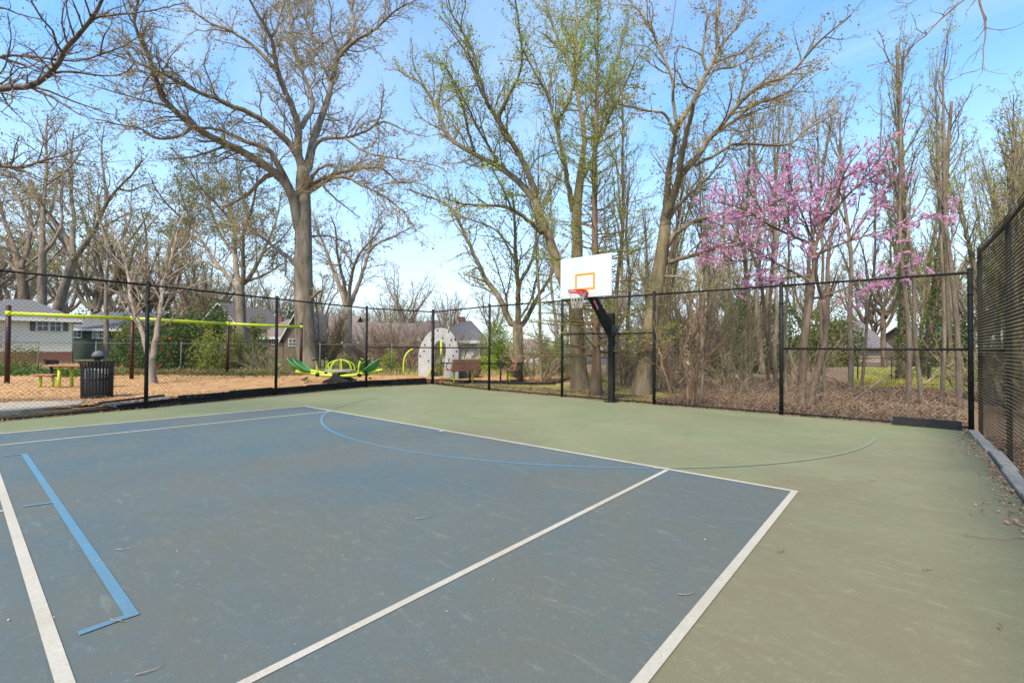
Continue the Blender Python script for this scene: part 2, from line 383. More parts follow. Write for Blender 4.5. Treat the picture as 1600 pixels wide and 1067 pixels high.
# playground surface, slope, pads
RA, RB = G(154, 632, .15), G(256, 620, .155)
mul = [(-2.1, -12), (-2.13, -5.2), (-2.25, -4.1), (RA[0], RA[1]), (RB[0], RB[1]), (-3.0, -1.95), (-3.54, .7), (-4.24, 4.4), (-3.80, 7.3), (-3.5, 7.5), (-3.0, 7.9), (.2, 10.8), (-1.6, 15.5), (-9.5, 17.0), (-17, 13.0), (-22, 4), (-22, -12)]
def mulch_sheet():
    # finely divided top so that chips make a real uneven surface
    xs = np.arange(-22, .4, .22); ys = np.arange(-12, 17.2, .22); X, Y = np.meshgrid(xs, ys)
    P = np.array(mul); ins = np.zeros(X.shape, bool); j = len(P)-1
    for i in range(len(P)):
        c = ((P[i, 1] > Y) != (P[j, 1] > Y)) & (X < (P[j, 0]-P[i, 0])*(Y-P[i, 1])/(P[j, 1]-P[i, 1]+1e-12)+P[i, 0]); ins ^= c; j = i
    Zm = .15+RG.normal(0, .012, X.shape)+.02*np.sin(X*.8)*np.cos(Y*.6)
    nx = X.shape[1]; a, b = np.nonzero(ins[:-1, :-1] & ins[1:, 1:] & ins[1:, :-1] & ins[:-1, 1:]); k = a*nx+b
    o = MB().raw(np.stack([X, Y, Zm], -1), np.stack([k, k+1, k+1+nx, k+nx], 1)).build('mulch', M_mulch, smooth=False); o['kind'] = 'structure'
    o2 = MB().prism(mul, -.1, .105).build('mulch_bed', M_mulch); o2['kind'] = 'structure'
    n = 26000; u = RG.uniform(0, 1, n); C = np.stack([-2.3-u*u*13, RG.uniform(-8, 12, n), np.full(n, .165)], 1)
    C = C[(C[:, 0] < np.interp(C[:, 1], [f[1] for f in FL], [f[0] for f in FL])-.25)]
    ch = MB(); n = len(C); th = RG.uniform(0, 2*pi, n); a = np.stack([np.cos(th), np.sin(th), RG.normal(0, .25, n)], 1)*RG.uniform(.015, .045, n)[:, None]
    b = np.stack([-np.sin(th), np.cos(th), RG.normal(0, .25, n)], 1)*RG.uniform(.006, .012, n)[:, None]
    ch.raw(np.stack([C-a-b, C+a-b, C+a+b, C-a+b], 1), np.arange(n*4).reshape(-1, 4))
    tag(ch.build('loose_wood_chips', mat('chips', (.60, .37, .18), (.20, .10, .04), island=True, lo=0, hi=1, rough=.9, c3=(.45, .25, .11))), kind='stuff')
mulch_sheet()
sheet('concrete_pad', [(-2.14, -7.6), (-2.16, -4.9), (-2.75, -3.9), (-3.6, -3.7), (-4.2, -4.6), (-4.4, -7.6)], .185, mat('concrete', (.42, .36, .28), (.30, .26, .21), 6, .9, .4), th=.1)
slp = [(.3, 6.95), (3.6, 6.85), (6.4, 7.0), (6.5, 8.4), (4.2, 11.5), (2.6, 15.5), (-1.5, 16), (.7, 10.8), (.0, 9.6), (-2.9, 7.9), (-2.7, 7.4)]
sheet('grass_slope', slp, .045, M_slope, th=.15)
for nm, pts in (('lawn', [AT(1322, 592, 19.5), AT(1640, 600, 18.5), AT(1640, 573, 40), AT(1330, 570, 38)]),):
    g0 = sheet(nm, [(p[0], p[1]) for p in pts], .19, M_lawn, th=.3)
yard = [AT(-60, 560, 23), AT(640, 570, 23.5), AT(760, 575, 26), AT(860, 570, 27), AT(900, 560, 60), AT(-60, 555, 60)]
sheet('yard_grass', [(p[0], p[1]) for p in yard], .20, gmat('yard', (.20, .15, .08), (.30, .24, .11), (.25, .20, .09), (.13, .17, .04), .03), th=.3)
# kerb right
kb = MB()
yy = 6.55
rg = np.random.default_rng(3)
while yy > -14:
    L_ = rg.uniform(1.1, 1.6); dx = rg.normal(0, .008)
    kb.box((12.89+dx+.002*(6.5-yy), yy-L_/2, -.04), (.14, L_-.012, .16+rg.normal(0, .006)), rz=rg.normal(0, .004)); yy -= L_
kbo = kb.build('kerb', mat('old_concrete', (.42, .38, .31), (.25, .22, .18), 9, .95, .9, lo=.3, hi=.7)); kbo['kind'] = 'structure'; bevel(kbo, .012)

# ------------------------------------------------------------------ fences
def mesh_wires(mb, a, b, z0, z1, pitch=.08, r=.0022, k=4):
    a = np.array(a, float); b = np.array(b, float); d = b-a; L = np.linalg.norm(d); d /= L; nrm = np.array([-d[1], d[0]])
    n = max(1, int(L/pitch)); h = pitch/2; m = int((z1-z0)/h)
    z = z0+np.arange(m+1)*h; alt = (np.arange(m+1) % 2)*2-1
    P = []
    for i in range(n):
        s = (i+.5)*pitch*L/(n*pitch)+alt*h*1.04; o = alt*.004
        P.append(np.stack([a[0]+d[0]*s+nrm[0]*o, a[1]+d[1]*s+nrm[1]*o, z], 1))
    mb.tubes(np.array(P), r, k)
def fence(loc, pts, label, posts=None, h=3.05, mids=(), m=None, pr=.043, rr=.025, pitch=.08, wr=.0022, z0=.0, name='chain_link_fence', corner=(), top=True, bottom=True, overhang=0, side=1, wm=None):
    m = m or M_black
    f = thing(name, (*loc, z0), label, 'fence')
    posts = posts if posts is not None else pts
    for i, p in enumerate(posts):
        R_ = pr*1.5 if i in corner else pr
        mb = MB(); mb.cyl((*p, z0-.15), (*p, z0+h+.04), R_, k=14); mb.sphere((*p, z0+h+.04), R_*1.12, 12, (1, 1, .8))
        for z in (.45, 1.1, 1.9, 2.6):
            if z < h: mb.cyl((*p, z0+z), (*p, z0+z+.02), R_*1.2, k=12)
        mb.build('post', m, f, True)
    def rail(nm, z, segs, r=rr):
        for a, b in segs:
            mb = MB(); mb.cyl((*a, z), (*b, z), r, k=10); mb.build(nm, m, f, True)
    segs = [(pts[i], pts[i+1]) for i in range(len(pts)-1)]
    if top: rail('top_rail', z0+h-.02, segs)
    if bottom: rail('bottom_rail', z0+.05, segs, rr*.8)
    for i, z in mids: rail('mid_rail', z0+z, [segs[i]])
    mb = MB()
    for a, b in segs:
        a = np.array(a); b = np.array(b); d = unit(b-a); n = np.array([-d[1], d[0]])*.038*side
        mesh_wires(mb, a+n, b+n, z0+.03, z0+h+overhang, pitch, wr)
    mb.build('wire_mesh', wm or m, f)
    return f
fl = fence(FL[-1], FL, 'black chain-link fence between the court and the playground, running left from the corner post', posts=FL[:1]+FL[2:], mids=[(4, 1.53)], corner=(4,), side=1, wr=.0052, pitch=.086)
fb = fence(FB[2], FB, 'black chain-link fence behind the basketball hoop, in front of the woods', posts=FB[1:], mids=[(0, 1.53), (2, 1.97), (4, 1.55)], side=1, wr=.0044, pitch=.082)
FR = [(12.99, 6.74), (13.06, 4.1), (13.06, 1.2), (13.1, -1.8), (13.1, -4.8), (13.1, -7.8), (13.1, -10.8)]
fr = fence(FR[0], FR, 'tall black chain-link fence along the right edge of the court, seen at a slant', h=3.54, z0=-.12, pr=.032, overhang=.07, corner=(), side=-1, wr=.0027, pitch=.052, wm=mat('weathered_wire', (.080, .070, .045), (.040, .038, .026), 3, .8, spec=.08), bottom=False, mids=[(0, 1.65)])
# kick boards at the foot of the fences
def board(pts, z0, z1, th, label, name='border_board', m=None):
    mb = MB()
    for a, b in zip(pts[:-1], pts[1:]):
        a = np.array(a, float); b = np.array(b, float); L = np.linalg.norm(b-a); n = max(1, round(L/1.2))
        for i in range(n):
            p0 = a+(b-a)*(i/n)+unit(b-a)*.006; p1 = a+(b-a)*((i+1)/n)-unit(b-a)*.006
            dz = rg.normal(0, .008)
            mb.beam((*p0, (z0+z1)/2+dz), (*p1, (z0+z1)/2+dz+rg.normal(0, .006)), th, z1-z0)
            for q in (.12, .88):
                c = p0+(p1-p0)*q; mb.cyl((*c, z0), (*c, z1+.012+dz), .022, k=8)
    o = mb.build(name, m or M_blackp); bevel(o, .008); return tag(o, label, 'edging')
off = lambda P, d: [(p[0]-d, p[1]+.02) for p in P]
board([(-2.90, -1.95), (-3.47, .72), (-4.17, 4.4), (-3.72, 7.15)], .0, .235, .07, 'black plastic border along the wood chips, behind the left fence')
board([(-3.2, 7.75), (-.7, 8.7), (.38, 9.2), (1.0, 9.95)], .0, .17, .07, 'black plastic border under the low fence at the benches')
bo = MB(); bo.box(((G(1395, 662)[0]+12.72)/2, 6.62, .085), (12.72-G(1395, 662)[0], .04, .17))
for xx in (11.9, 12.5): bo.box((xx, 6.597, .12), (.03, .006, .12))
bo = bo.build('kick_board', mat('black_board', (.014, .015, .016), (.024, .025, .027), 5, .7, .1, spec=.2)); bevel(bo, .005); tag(bo, 'black board lying on edge at the foot of the back fence in the right corner', 'board')
rp = thing('access_ramp', (-3.0, -3.2, .1), 'grey ramp mat with black edges lying on the wood chips by the fence post', 'ramp')
r0, r1, r2, r3 = RA, G(182, 637, .05), G(284, 625.5, .08), RB
mb = MB(); mb.slab([r0, r1, r2, r3], (0, 0, .022)); mb.build('mat', mat('ramp_mat', (.20, .20, .19), (.12, .12, .12), 20, .9, .5), rp)
mb = MB(); mb.beam(r0+[0, 0, .03], r3+[0, 0, .04], .05, .05); mb.build('edge_strip', M_blackp, rp)
mb = MB(); mb.beam(r1+[0, 0, .03], r2+[0, 0, .05], .05, .07); mb.build('edge_strip', M_blackp, rp)

# low black fence by the benches
LF = [(-3.30, 7.62), tuple(G(734, 601)[:2]), tuple(G(782, 600)[:2]), tuple(G(815.5, 600)[:2])]
lf = fence(LF[0], LF, 'low black chain-link fence around the two benches, beyond the back fence', posts=LF[1:], h=.90, pr=.036, rr=.026, pitch=.08, wr=.0042)
e0 = np.array(LF[-1]); e1 = np.array(AT(797, 570, 23.5)[:2])
mb = MB(); mesh_wires(mb, e0, e1, .03, .88, .05, .004); mb.cyl((*e0, .87), (*e1, .87), .02, k=8); mb.build('end_panel', M_black, lf)

# galvanised yard fence behind the playground
def gpt(u, D): return tuple(AT(u, 550, D)[:2])
YF = [gpt(-40, 21.5), gpt(60, 22), gpt(150, 22.3), gpt(283, 23), gpt(395, 23.5), gpt(500, 24), gpt(612, 24.5), gpt(700, 25)]
fence(YF[0], YF, 'grey galvanised chain-link fence behind the swing frame and the seesaw', h=1.55, z0=.14, m=M_galvd, pr=.024, rr=.015, pitch=.11, wr=.0016, bottom=False)
YF = [gpt(845, 29), gpt(880, 28.5), gpt(925, 28), gpt(1000, 27), gpt(1060, 25.5), gpt(1140, 24.5), gpt(1230, 23.5)]
fence(YF[0], YF, 'grey galvanised chain-link fence in the woods beyond the hoop', h=1.2, z0=.0, m=M_galvd, pr=.024, rr=.015, pitch=.11, wr=.002, bottom=False)
YF = [gpt(1340, 20.5), gpt(1393, 20.5), gpt(1450, 20.5), gpt(1520, 20.5)]
fence(YF[0], YF, 'dark wire fence in front of the far lawn, behind the tall trunks on the right', h=1.2, z0=.0, m=M_black, pr=.025, rr=.012, pitch=.11, wr=.002, bottom=False)
# ------------------------------------------------------------------ trees
def bark(name, c1, c2, c3=None): return mat(name, c1, c2, 3.5, .95, 1, 8, stretch=(1, 1, .28), c3=c3, bscale=22, lo=.32, hi=.66)
B_grey = bark('bark_grey_brown', (.105, .082, .056), (.31, .26, .19), (.20, .162, .115))
B_dark = bark('bark_dark', (.075, .052, .036), (.22, .16, .115), (.14, .10, .07))
B_moss = bark('bark_mossy', (.10, .072, .046), (.29, .225, .145), (.19, .15, .085))
B_red = bark('bark_reddish', (.13, .078, .05), (.30, .19, .125), (.21, .13, .082))
B_brn = bark('bark_warm_brown', (.095, .076, .055), (.26, .215, .16), (.175, .14, .103))
B_pale = bark('bark_pale', (.17, .13, .095), (.38, .32, .25), (.27, .215, .165))
B_twig = mat('twig_bark', (.27, .20, .13), (.38, .30, .20), 3, .9)
B_twigd = mat('twig_bark_dark', (.13, .088, .06), (.21, .15, .105), 3, .9)
def leafm(name, a, b, c=None, tr=.35): return mat(name, a, b, island=True, lo=0, hi=1, rough=.7, c3=c, trans=tr)
L_yg = leafm('young_leaves', (.40, .46, .05), (.22, .30, .03), (.30, .38, .04))
L_bud = leafm('bud_leaves', (.42, .36, .14), (.26, .21, .08), (.34, .31, .10))
L_olive = leafm('olive_leaves', (.24, .26, .06), (.12, .14, .03), (.18, .20, .045))
L_yo = leafm('yellow_olive_leaves', (.34, .36, .07), (.17, .19, .04), (.25, .27, .05))
L_dark = leafm('evergreen_leaves', (.05, .09, .02), (.13, .18, .04), (.08, .13, .03))
L_ivy = leafm('ivy_leaves', (.05, .10, .015), (.13, .20, .03), (.08, .15, .02))
L_pink = leafm('redbud_blossom', (.80, .44, .62), (.64, .30, .50), (.86, .58, .73), .5)
L_red = leafm('camellia_bloom', (.62, .05, .05), (.55, .12, .08), None, .1)
L_feather = leafm('feathery_leaves', (.34, .44, .04), (.22, .32, .03), None)

def resample(P, n):
    P = np.asarray(P, float); s = np.concatenate([[0], np.cumsum(np.linalg.norm(np.diff(P, axis=0), axis=1))]); t = np.linspace(0, s[-1], n)
    return np.stack([np.interp(t, s, P[:, i]) for i in range(P.shape[1])], 1)
def smooth(P, it=2):
    P = np.asarray(P, float)
    for _ in range(it):
        Q = [P[0]]
        for a, b in zip(P[:-1], P[1:]): Q += [a*.75+b*.25, a*.25+b*.75]
        Q.append(P[-1]); P = np.array(Q)
    return P
def arclen(P): return np.linalg.norm(np.diff(P, axis=1), axis=2).sum(1)
def kids(P, R, rng, spacing, t0, t1, ang, Lf, Lmax, rf, wig, up, n=6, tip=.3, rmin=.004, Lmin=.15, taperL=.6, flat=0):
    """children of every branch: P (M,n,3), R (M,n)"""
    M_, n0 = R.shape; L = arclen(P); cnt = np.maximum(0, np.round(L*(t1-t0)/spacing+rng.uniform(-.5, .5, M_))).astype(int)
    idx = np.repeat(np.arange(M_), cnt); K = len(idx)
    if K == 0: return np.zeros((0, n, 3)), np.zeros((0, n))
    within = np.concatenate([np.arange(c) for c in cnt]) if K else np.zeros(0)
    t = t0+(t1-t0)*(within+rng.uniform(0, 1, K))/cnt[idx]; f = t*(n0-1); i = np.minimum(f.astype(int), n0-2); w = (f-i)[:, None]
    p = P[idx, i]*(1-w)+P[idx, i+1]*w; T = unit(P[idx, i+1]-P[idx, i]); r0 = R[idx, i]*(1-w[:, 0])+R[idx, i+1]*w[:, 0]
    pr = rng.normal(size=(K, 3)); pr[:, 2] *= (1-flat); pr -= (pr*T).sum(1)[:, None]*T; pr = unit(pr)
    a = ang*rng.uniform(.65, 1.3, K)[:, None]; d = unit(T*np.cos(a)+pr*np.sin(a)+np.array([0, 0, up*.6]))
    ln = np.clip(Lf*L[idx]*(1-taperL*t)*rng.uniform(.6, 1.35, K), Lmin, Lmax)
    Q = np.empty((K, n, 3)); Q[:, 0] = p; st = (ln/(n-1))[:, None]
    for j in range(1, n):
        Q[:, j] = Q[:, j-1]+d*st; d = unit(d+rng.normal(0, wig, (K, 3))+np.array([0, 0, up*.25]))
    rc = np.maximum(np.minimum(r0*rf, ln*.0155+.003), rmin)
    RR = rc[:, None]*np.linspace(1, tip, n)[None]
    return Q, np.maximum(RR, rmin*.6)
def along(P, rng, per, jit=.03, t0=.3):
    M_, n = P.shape[:2]; K = int(M_*per); i = rng.integers(0, M_, K); f = rng.uniform(t0, 1, K)*(n-1); j = np.minimum(f.astype(int), n-2); w = (f-j)[:, None]
    return P[i, j]*(1-w)+P[i, j+1]*w+rng.normal(0, jit, (K, 3))

def finish_tree(root, trunk, limbs, rng, bk, twm, leafmat, cfg, trunk_name='trunk', leaf_name='leaves'):
    """limbs: list of (P (n,3), R (n,)); adds branches, twigs, leaves"""
    mb = MB()
    for P, R in trunk: mb.tubes(P, R[None], 14, True)
    mb.build(trunk_name, bk, root, True)
    lim = MB(); lim.slot(0); LP = np.array([p for p, r in limbs]); LR = np.array([r for p, r in limbs])
    big = LR[:, 0] > .05
    if big.any(): lim.tubes(LP[big], LR[big], 9)
    if (~big).any(): lim.tubes(LP[~big], LR[~big], 6)
    c = cfg
    P1, R1 = kids(LP, LR, rng, c.get('s1', .8), c.get('t1', .15), 1, c.get('a1', .8), c.get('l1', .4), c.get('m1', 3.2), .6, c.get('wig', .2), c.get('up', .25), 8)
    lim.tubes(P1, R1, 5)
    LL = arclen(LP); lg = np.concatenate([LP[:, np.linspace(8, 23, 8).astype(int)]]); P1 = np.concatenate([P1, lg]); R1 = np.concatenate([R1, LR[:, np.linspace(8, 23, 8).astype(int)]])
    P2, R2 = kids(P1, R1, rng, c.get('s2', .4), .12, 1, .75, .5, c.get('m2', 1.5), .6, c.get('wig', .2)*1.1, c.get('up', .25), 6, rmin=c.get('rm', .005))
    P3, R3 = kids(P2, R2, rng, c.get('s3', .2), .1, 1, .7, .55, c.get('m3', .7), .7, .22, c.get('up', .25), 4, rmin=c.get('rm', .005)*.9)
    lim.slot(1); lim.tubes(P2, R2, 4); lim.tubes(P3, R3, 3)
    if c.get('lf', 0) and len(P3):
        C = along(P3, rng, c['lf'], c.get('jit', .04)); C2 = along(P2, rng, c['lf']*c.get('lf2', .6), c.get('jit', .04))
        ex = [C, C2]
        if c.get('moss'): ex.append(along(P1, rng, c['moss'], .12, .0)); ex.append(along(LP, rng, c['moss']*12, .2, .0))
        lim.slot(2); lim.leaves(np.concatenate(ex), c.get('ls', .035), rng)
    lim.build('crown', [bk, twm, leafmat], root, True)
    return root
def hero(name, D, trunk, limbs, label, cat, seed, bk, twm, lm, cfg, group=None, off=0, zb=None, leaf_name='leaves', flare=1.25):
    """trunk: [(u,v,w)...], limbs: [(w0,w1,[(u,v)...])...] read off the photo in pixels; every limb gets a depth of its own"""
    rng = np.random.default_rng(seed)
    def world(pts, Ds): return np.array([AT(u, v, d) for (u, v), d in zip(pts, Ds)])
    tp = np.array([(t[0], t[1]) for t in trunk], float); tw = np.array([t[2] for t in trunk], float)
    P = world(tp, [D]*len(tp)); base = P[0].copy(); g = float(hgt(base[0], base[1])) if zb is None else zb
    P = np.vstack([[base[0], base[1], g-.15], P]) if P[0][2] > g-.1 else P; 
    rr = tw*D/FPX/2; rr = np.concatenate([[rr[0]*flare], rr]) if len(P) > len(rr) else rr
    Q = smooth(np.hstack([P, rr[:, None]]), 2); n = max(16, len(Q)); Q = resample(Q, n)
    tr = [(Q[:, :3][None], Q[:, 3])]
    known = [(pix(q), D) for q in Q[:, :3]]
    out = []
    for k, (w0, w1, pts) in enumerate(limbs):
        p0 = np.array(pts[0]); kd = np.array([np.hypot(*(np.array(a)-p0)) for a, _ in known]); j = int(np.argmin(kd)); D0 = known[j][1]
        pts = [known[j][0]]+list(pts) if 3 < kd[j] < 25 else list(pts)
        a = np.array(pts, float); s = np.concatenate([[0], np.cumsum(np.hypot(*np.diff(a, axis=0).T))])
        Lm = s[-1]*D0/FPX; dd = rng.choice([-1, 1])*rng.uniform(.18, .6)*Lm
        dd = max(dd, -(D0-4)*.4)
        Ds = D0+dd*(s/s[-1])**1.2
        W3 = world(pts, Ds); r3 = np.interp((s/s[-1])**.8, [0, 1], [w0, w1*.62])*Ds/FPX/2
        Qk = smooth(np.hstack([W3, r3[:, None]]), 2)
        jitter = rng.normal(0, .10, Qk[:, :3].shape)*np.clip(Qk[:, 3:4]*4, .1, .5); jitter[0] = 0
        Qk[:, :3] += jitter*.5; Qk = resample(Qk, 24); out.append((Qk[:, :3], Qk[:, 3]))
        known += [(pix(q), depth(q)) for q in Qk[::2, :3]]
    root = thing(name, (base[0], base[1], g), label, cat, group)
    return finish_tree(root, tr, out, rng, bk, twm, lm, cfg, leaf_name=leaf_name), Q
T1L = [
 (17,5,[(470,366),(461,319),(450,289),(434,274),(421,265),(400,248),(382,240),(343,219),(311,205),(282,183),(260,161),(245,139),(245,119),(237,105),(233,85),(221,63),(206,43),(217,0),(222,-30)]),
 (12,5,[(448,285),(428,244),(421,234),(379,219),(360,210),(340,202),(313,200),(290,196)]),
 (12,3,[(476,262),(460,234),(440,212),(416,192),(394,178),(367,168),(340,156),(316,146),(291,136),(267,122),(243,110),(209,96),(175,85),(150,76)]),
 (6,2,[(311,203),(304,197),(287,210),(267,217),(238,216),(226,205),(218,200),(184,196),(165,188),(140,186)]),
 (5,2,[(282,183),(262,165),(235,160),(204,151),(179,144),(160,139),(140,132)]),
 (5,2,[(360,225),(350,229),(331,236),(306,244),(282,249),(245,249)]),
 (9,4,[(434,272),(423,271),(405,285),(389,303),(373,312),(360,321),(345,322)]),
 (14,4,[(472,264),(464,239),(467,208),(464,186),(453,160),(442,135),(433,112),(430,84),(423,56),(408,31),(394,8),(380,-20)]),
 (7,2.5,[(433,112),(416,93),(399,73),(377,59),(360,48),(331,39),(306,22),(287,5),(270,-10)]),
 (5,3,[(423,58),(433,48),(436,25),(444,8),(446,-20)]),
 (15,4,[(481,270),(484,247),(492,214),(503,180),(515,149),(520,121),(526,98),(531,79),(543,67),(554,42),(554,25),(540,-5)]),
 (7,2,[(531,85),(551,67),(568,56),(585,48),(602,31),(621,14),(641,6),(665,-10)]),
 (9,3,[(467,207),(480,182),(492,168),(484,141),(473,113),(462,90),(455,60),(450,20),(455,-20)]),
 (5,2.5,[(515,130),(512,118),(503,96),(492,79),(486,56),(481,37),(467,17),(460,-15)]),
 (5,2.5,[(527,90),(529,79),(517,56),(515,37),(520,22),(512,-5)]),
 (7,2.5,[(488,235),(495,222),(512,215),(540,216),(568,208),(585,197),(595,183),(596,166),(600,140)]),
 (4,1.5,[(585,197),(597,190),(613,194),(641,209),(670,214)]),
 (4,1.5,[(540,216),(557,230),(579,242),(605,245),(627,250),(658,253),(690,262)]),
 (9,3,[(476,300),(484,283),(495,266),(506,260),(517,255),(529,262)]),
 (8,2.5,[(480,300),(486,289),(504,278),(529,271),(558,264),(580,262),(598,262),(612,276),(625,288),(648,283)]),
 (8,2,[(477,306),(502,287),(526,276),(544,276),(562,289),(580,296),(598,305),(614,316),(630,330),(652,361)]),
 (4,1.5,[(502,287),(517,305),(531,316),(547,328),(562,341)]),
 (8,3,[(472,425),(461,413),(445,397),(427,386),(409,370),(389,357),(369,352),(350,350)]),
 (4,3,[(445,398),(445,402),(447,420),(445,431),(454,440)]),
 (8,4,[(482,470),(486,467),(495,458),(508,451)]),
 (4.5,2,[(474,378),(481,373),(490,368),(513,369),(531,373),(550,385)]),
]
hero('large_oak', 26.5, [(486,586,36),(480,555,31),(476,520,29),(474,440,27),(474,370,25),(474,320,22),(473,285,21),(474,262,17)], T1L,
 'tallest broad leafless tree, thick pale trunk, behind the right end of the swing frame', 'tree', 11, B_grey, B_twig, L_bud,
 dict(s1=.46, s2=.24, s3=.13, m1=2.6, m2=1.5, m3=.85, lf=1.3, ls=.05, up=.08, rm=.006, t1=.12, wig=.28))
# second tree left of it with a full budding crown
T2L = [(9,4,[(372,445),(367,397),(366,352),(360,330),(352,300),(340,265)]),(8,4,[(376,445),(380,436),(380,397),(379,366),(389,341),(398,310),(402,275)]),
 (8,3,[(378,445),(385,440),(396,424),(412,393),(425,365),(434,335),(440,300)]),(7,3,[(371,450),(345,420),(320,385),(300,350),(285,310),(275,280)]),
 (5,2,[(345,420),(320,410),(290,395),(262,370),(240,345)]),(5,2,[(367,397),(345,370),(330,330),(320,290),(315,255)]),(5,2,[(385,440),(415,430),(445,410),(470,400)]),
 (4,2,[(366,352),(340,320),(310,290),(290,255),(270,235)]),(4,2,[(389,341),(375,300),(370,265),(368,235)]),(4,2,[(300,350),(270,330),(245,300),(232,270)]),(4,2,[(412,393),(440,375),(458,350)])]
hero('budding_tree', 34, [(380,580,17),(378,540,15),(376,480,14),(374,440,13)], T2L, 'tree with a rounded haze of yellow-green buds, left of the biggest pale trunk', 'tree', 12, B_grey, B_twig, L_olive,
 dict(s1=.6, s2=.32, s3=.2, m1=3, m2=1.7, m3=.95, lf=5, ls=.06, up=.12, rm=.0065, jit=.12))
# small tree with two stems inside the playground
T3L = [(8,3,[(233,560),(224,528),(217,505),(211,490),(204,472),(203,455),(200,425),(192,396),(183,371),(172,350)]),(9,3,[(238,560),(243,535),(247,505),(252,480),(253,459),(258,432),(268,405),(275,376),(278,354),(290,330)]),
 (4,1.5,[(206,478),(200,470),(188,459),(172,452),(150,448),(132,440)]),(4,1.5,[(258,430),(239,410),(219,386),(205,360),(190,335)]),(4,1.5,[(256,440),(275,425),(300,410),(330,385)]),
 (3,1.5,[(200,425),(180,410),(160,400),(140,375)]),(3,1.5,[(268,405),(290,385),(305,360),(322,335)]),(3,1,[(211,490),(235,470),(245,450)]),(3,1,[(253,459),(285,455),(315,440),(350,435)]),(3,1,[(203,455),(215,425),(222,400),(232,370)])]
hero('small_twin_stem_tree', 17.6, [(238,602,17),(237,590,14),(236,575,13),(235,558,12)], T3L, 'small bare tree forking low into two stems, growing from the wood chips', 'tree', 13, B_pale, B_twig, L_bud,
 dict(s1=.5, s2=.3, s3=.2, m1=1.8, m2=.9, m3=.5, lf=.8, ls=.03, up=.2, rm=.005), zb=.15)
# trees behind the white house
T4 = [(9,3,[(117,406),(130,385),(146,362),(158,338),(166,318),(183,294),(207,274),(222,250)]),(9,3,[(112,395),(105,372),(78,337),(61,318),(37,289),(7,260),(-20,235)]),(8,3,[(114,395),(113,367),(117,342),(111,313),(112,277),(110,240),(115,205)]),
 (5,2,[(166,318),(165,290),(160,262),(158,235),(162,200)]),(5,2,[(78,337),(85,310),(90,285),(88,255)]),(5,2,[(146,362),(170,350),(195,335),(225,325)]),(4,2,[(183,294),(200,300),(225,290),(245,285)])]
hero('forked_tree', 44, [(82,540,20),(88,490,14),(100,450,12),(110,420,11),(115,400,10)], T4, 'leaning forked leafless tree behind the right part of the white house roof', 'tree', 14, B_brn, B_twig, L_olive,
 dict(s1=1.0, s2=.6, s3=.38, m1=4, m2=2, m3=1.1, lf=2.5, ls=.09, up=.12, rm=.011, jit=.1))
T4b = [(8,3,[(66,390),(66,337),(71,289),(74,250),(70,215),(75,180)]),(6,3,[(66,400),(90,370),(98,345),(95,310),(100,270)]),(6,2,[(66,380),(45,350),(30,310),(15,280),(5,240)]),(5,2,[(71,289),(95,275),(120,250),(135,215)]),(5,2,[(66,420),(40,405),(15,390),(-20,380)])]
hero('tall_tree', 42, [(66,550,14),(66,459,11),(66,411,10),(66,388,8)], T4b, 'straight grey-brown leafless tree behind the middle of the white house', 'tree', 15, B_brn, B_twig, L_bud,
 dict(s1=.9, s2=.6, s3=.38, m1=3.6, m2=2, m3=1.1, lf=2.5, ls=.085, up=.1, rm=.011, jit=.1))
T4c = [(9,3,[(29,415),(20,380),(8,350),(0,320),(-10,280)]),(8,3,[(32,420),(45,385),(50,350),(45,315),(50,280)]),(6,2,[(30,430),(10,405),(-10,395),(-40,385)]),(6,2,[(37,440),(60,430),(85,400),(100,385)])]
hero('thick_tree', 49, [(40,550,18),(38,500,16),(37,447,13),(31,422,11)], T4c, 'thick dark trunk behind the left part of the white house roof', 'tree', 16, B_dark, B_twig, L_olive,
 dict(s1=.9, s2=.6, s3=.4, m1=4, m2=2, m3=1.2, lf=2.5, ls=.09, up=.1, rm=.011, jit=.1))
T4d = [(4.5,2,[(166,435),(168,410),(168,386),(162,365),(156,347),(148,325),(144,303),(138,275)]),(4,1.5,[(168,410),(180,385),(196,365),(205,340),(204,310),(208,280)]),(4,1.5,[(166,440),(150,425),(135,405),(120,390)]),(3,1.5,[(168,386),(185,372),(200,350)])]
hero('thin_tree', 38, [(166,570,8),(166,520,7),(166,484,6),(166,435,5)], T4d, 'thin straight tree in front of the dark green house, left of the camellia', 'tree', 17, B_grey, B_twig, L_olive,
 dict(s1=.7, s2=.5, s3=.32, m1=2.6, m2=1.5, m3=.9, lf=2.5, ls=.07, up=.12, rm=.009, jit=.08))
T5L = [(8,3,[(540,475),(533,455),(525,430),(514,405),(508,385),(495,360),(490,330)]),(7,3,[(542,475),(538,440),(530,415),(526,385),(525,360),(518,340)]),(7,3,[(545,475),(546,445),(553,415),(560,398),(570,385),(585,372),(600,350)]),(8,3,[(546,478),(558,450),(568,420),(578,390),(582,365),(590,340),(602,325)]),
 (5,2,[(578,390),(595,377),(610,372),(630,362),(650,350)]),(4,2,[(508,385),(495,378),(485,365)]),(4,2,[(553,415),(540,395),(530,385),(522,375)]),(4,2,[(530,415),(515,412),(500,410)])]
hero('multi_stem_tree', 38, [(543,585,15),(543,530,14),(543,480,14)], T5L, 'bare vase-shaped tree with four spreading stems, right of the biggest trunk', 'tree', 18, B_pale, B_twigd, L_bud,
 dict(s1=.6, s2=.36, s3=.2, m1=2.8, m2=1.5, m3=.9, lf=1.4, ls=.06, up=.10, rm=.007))
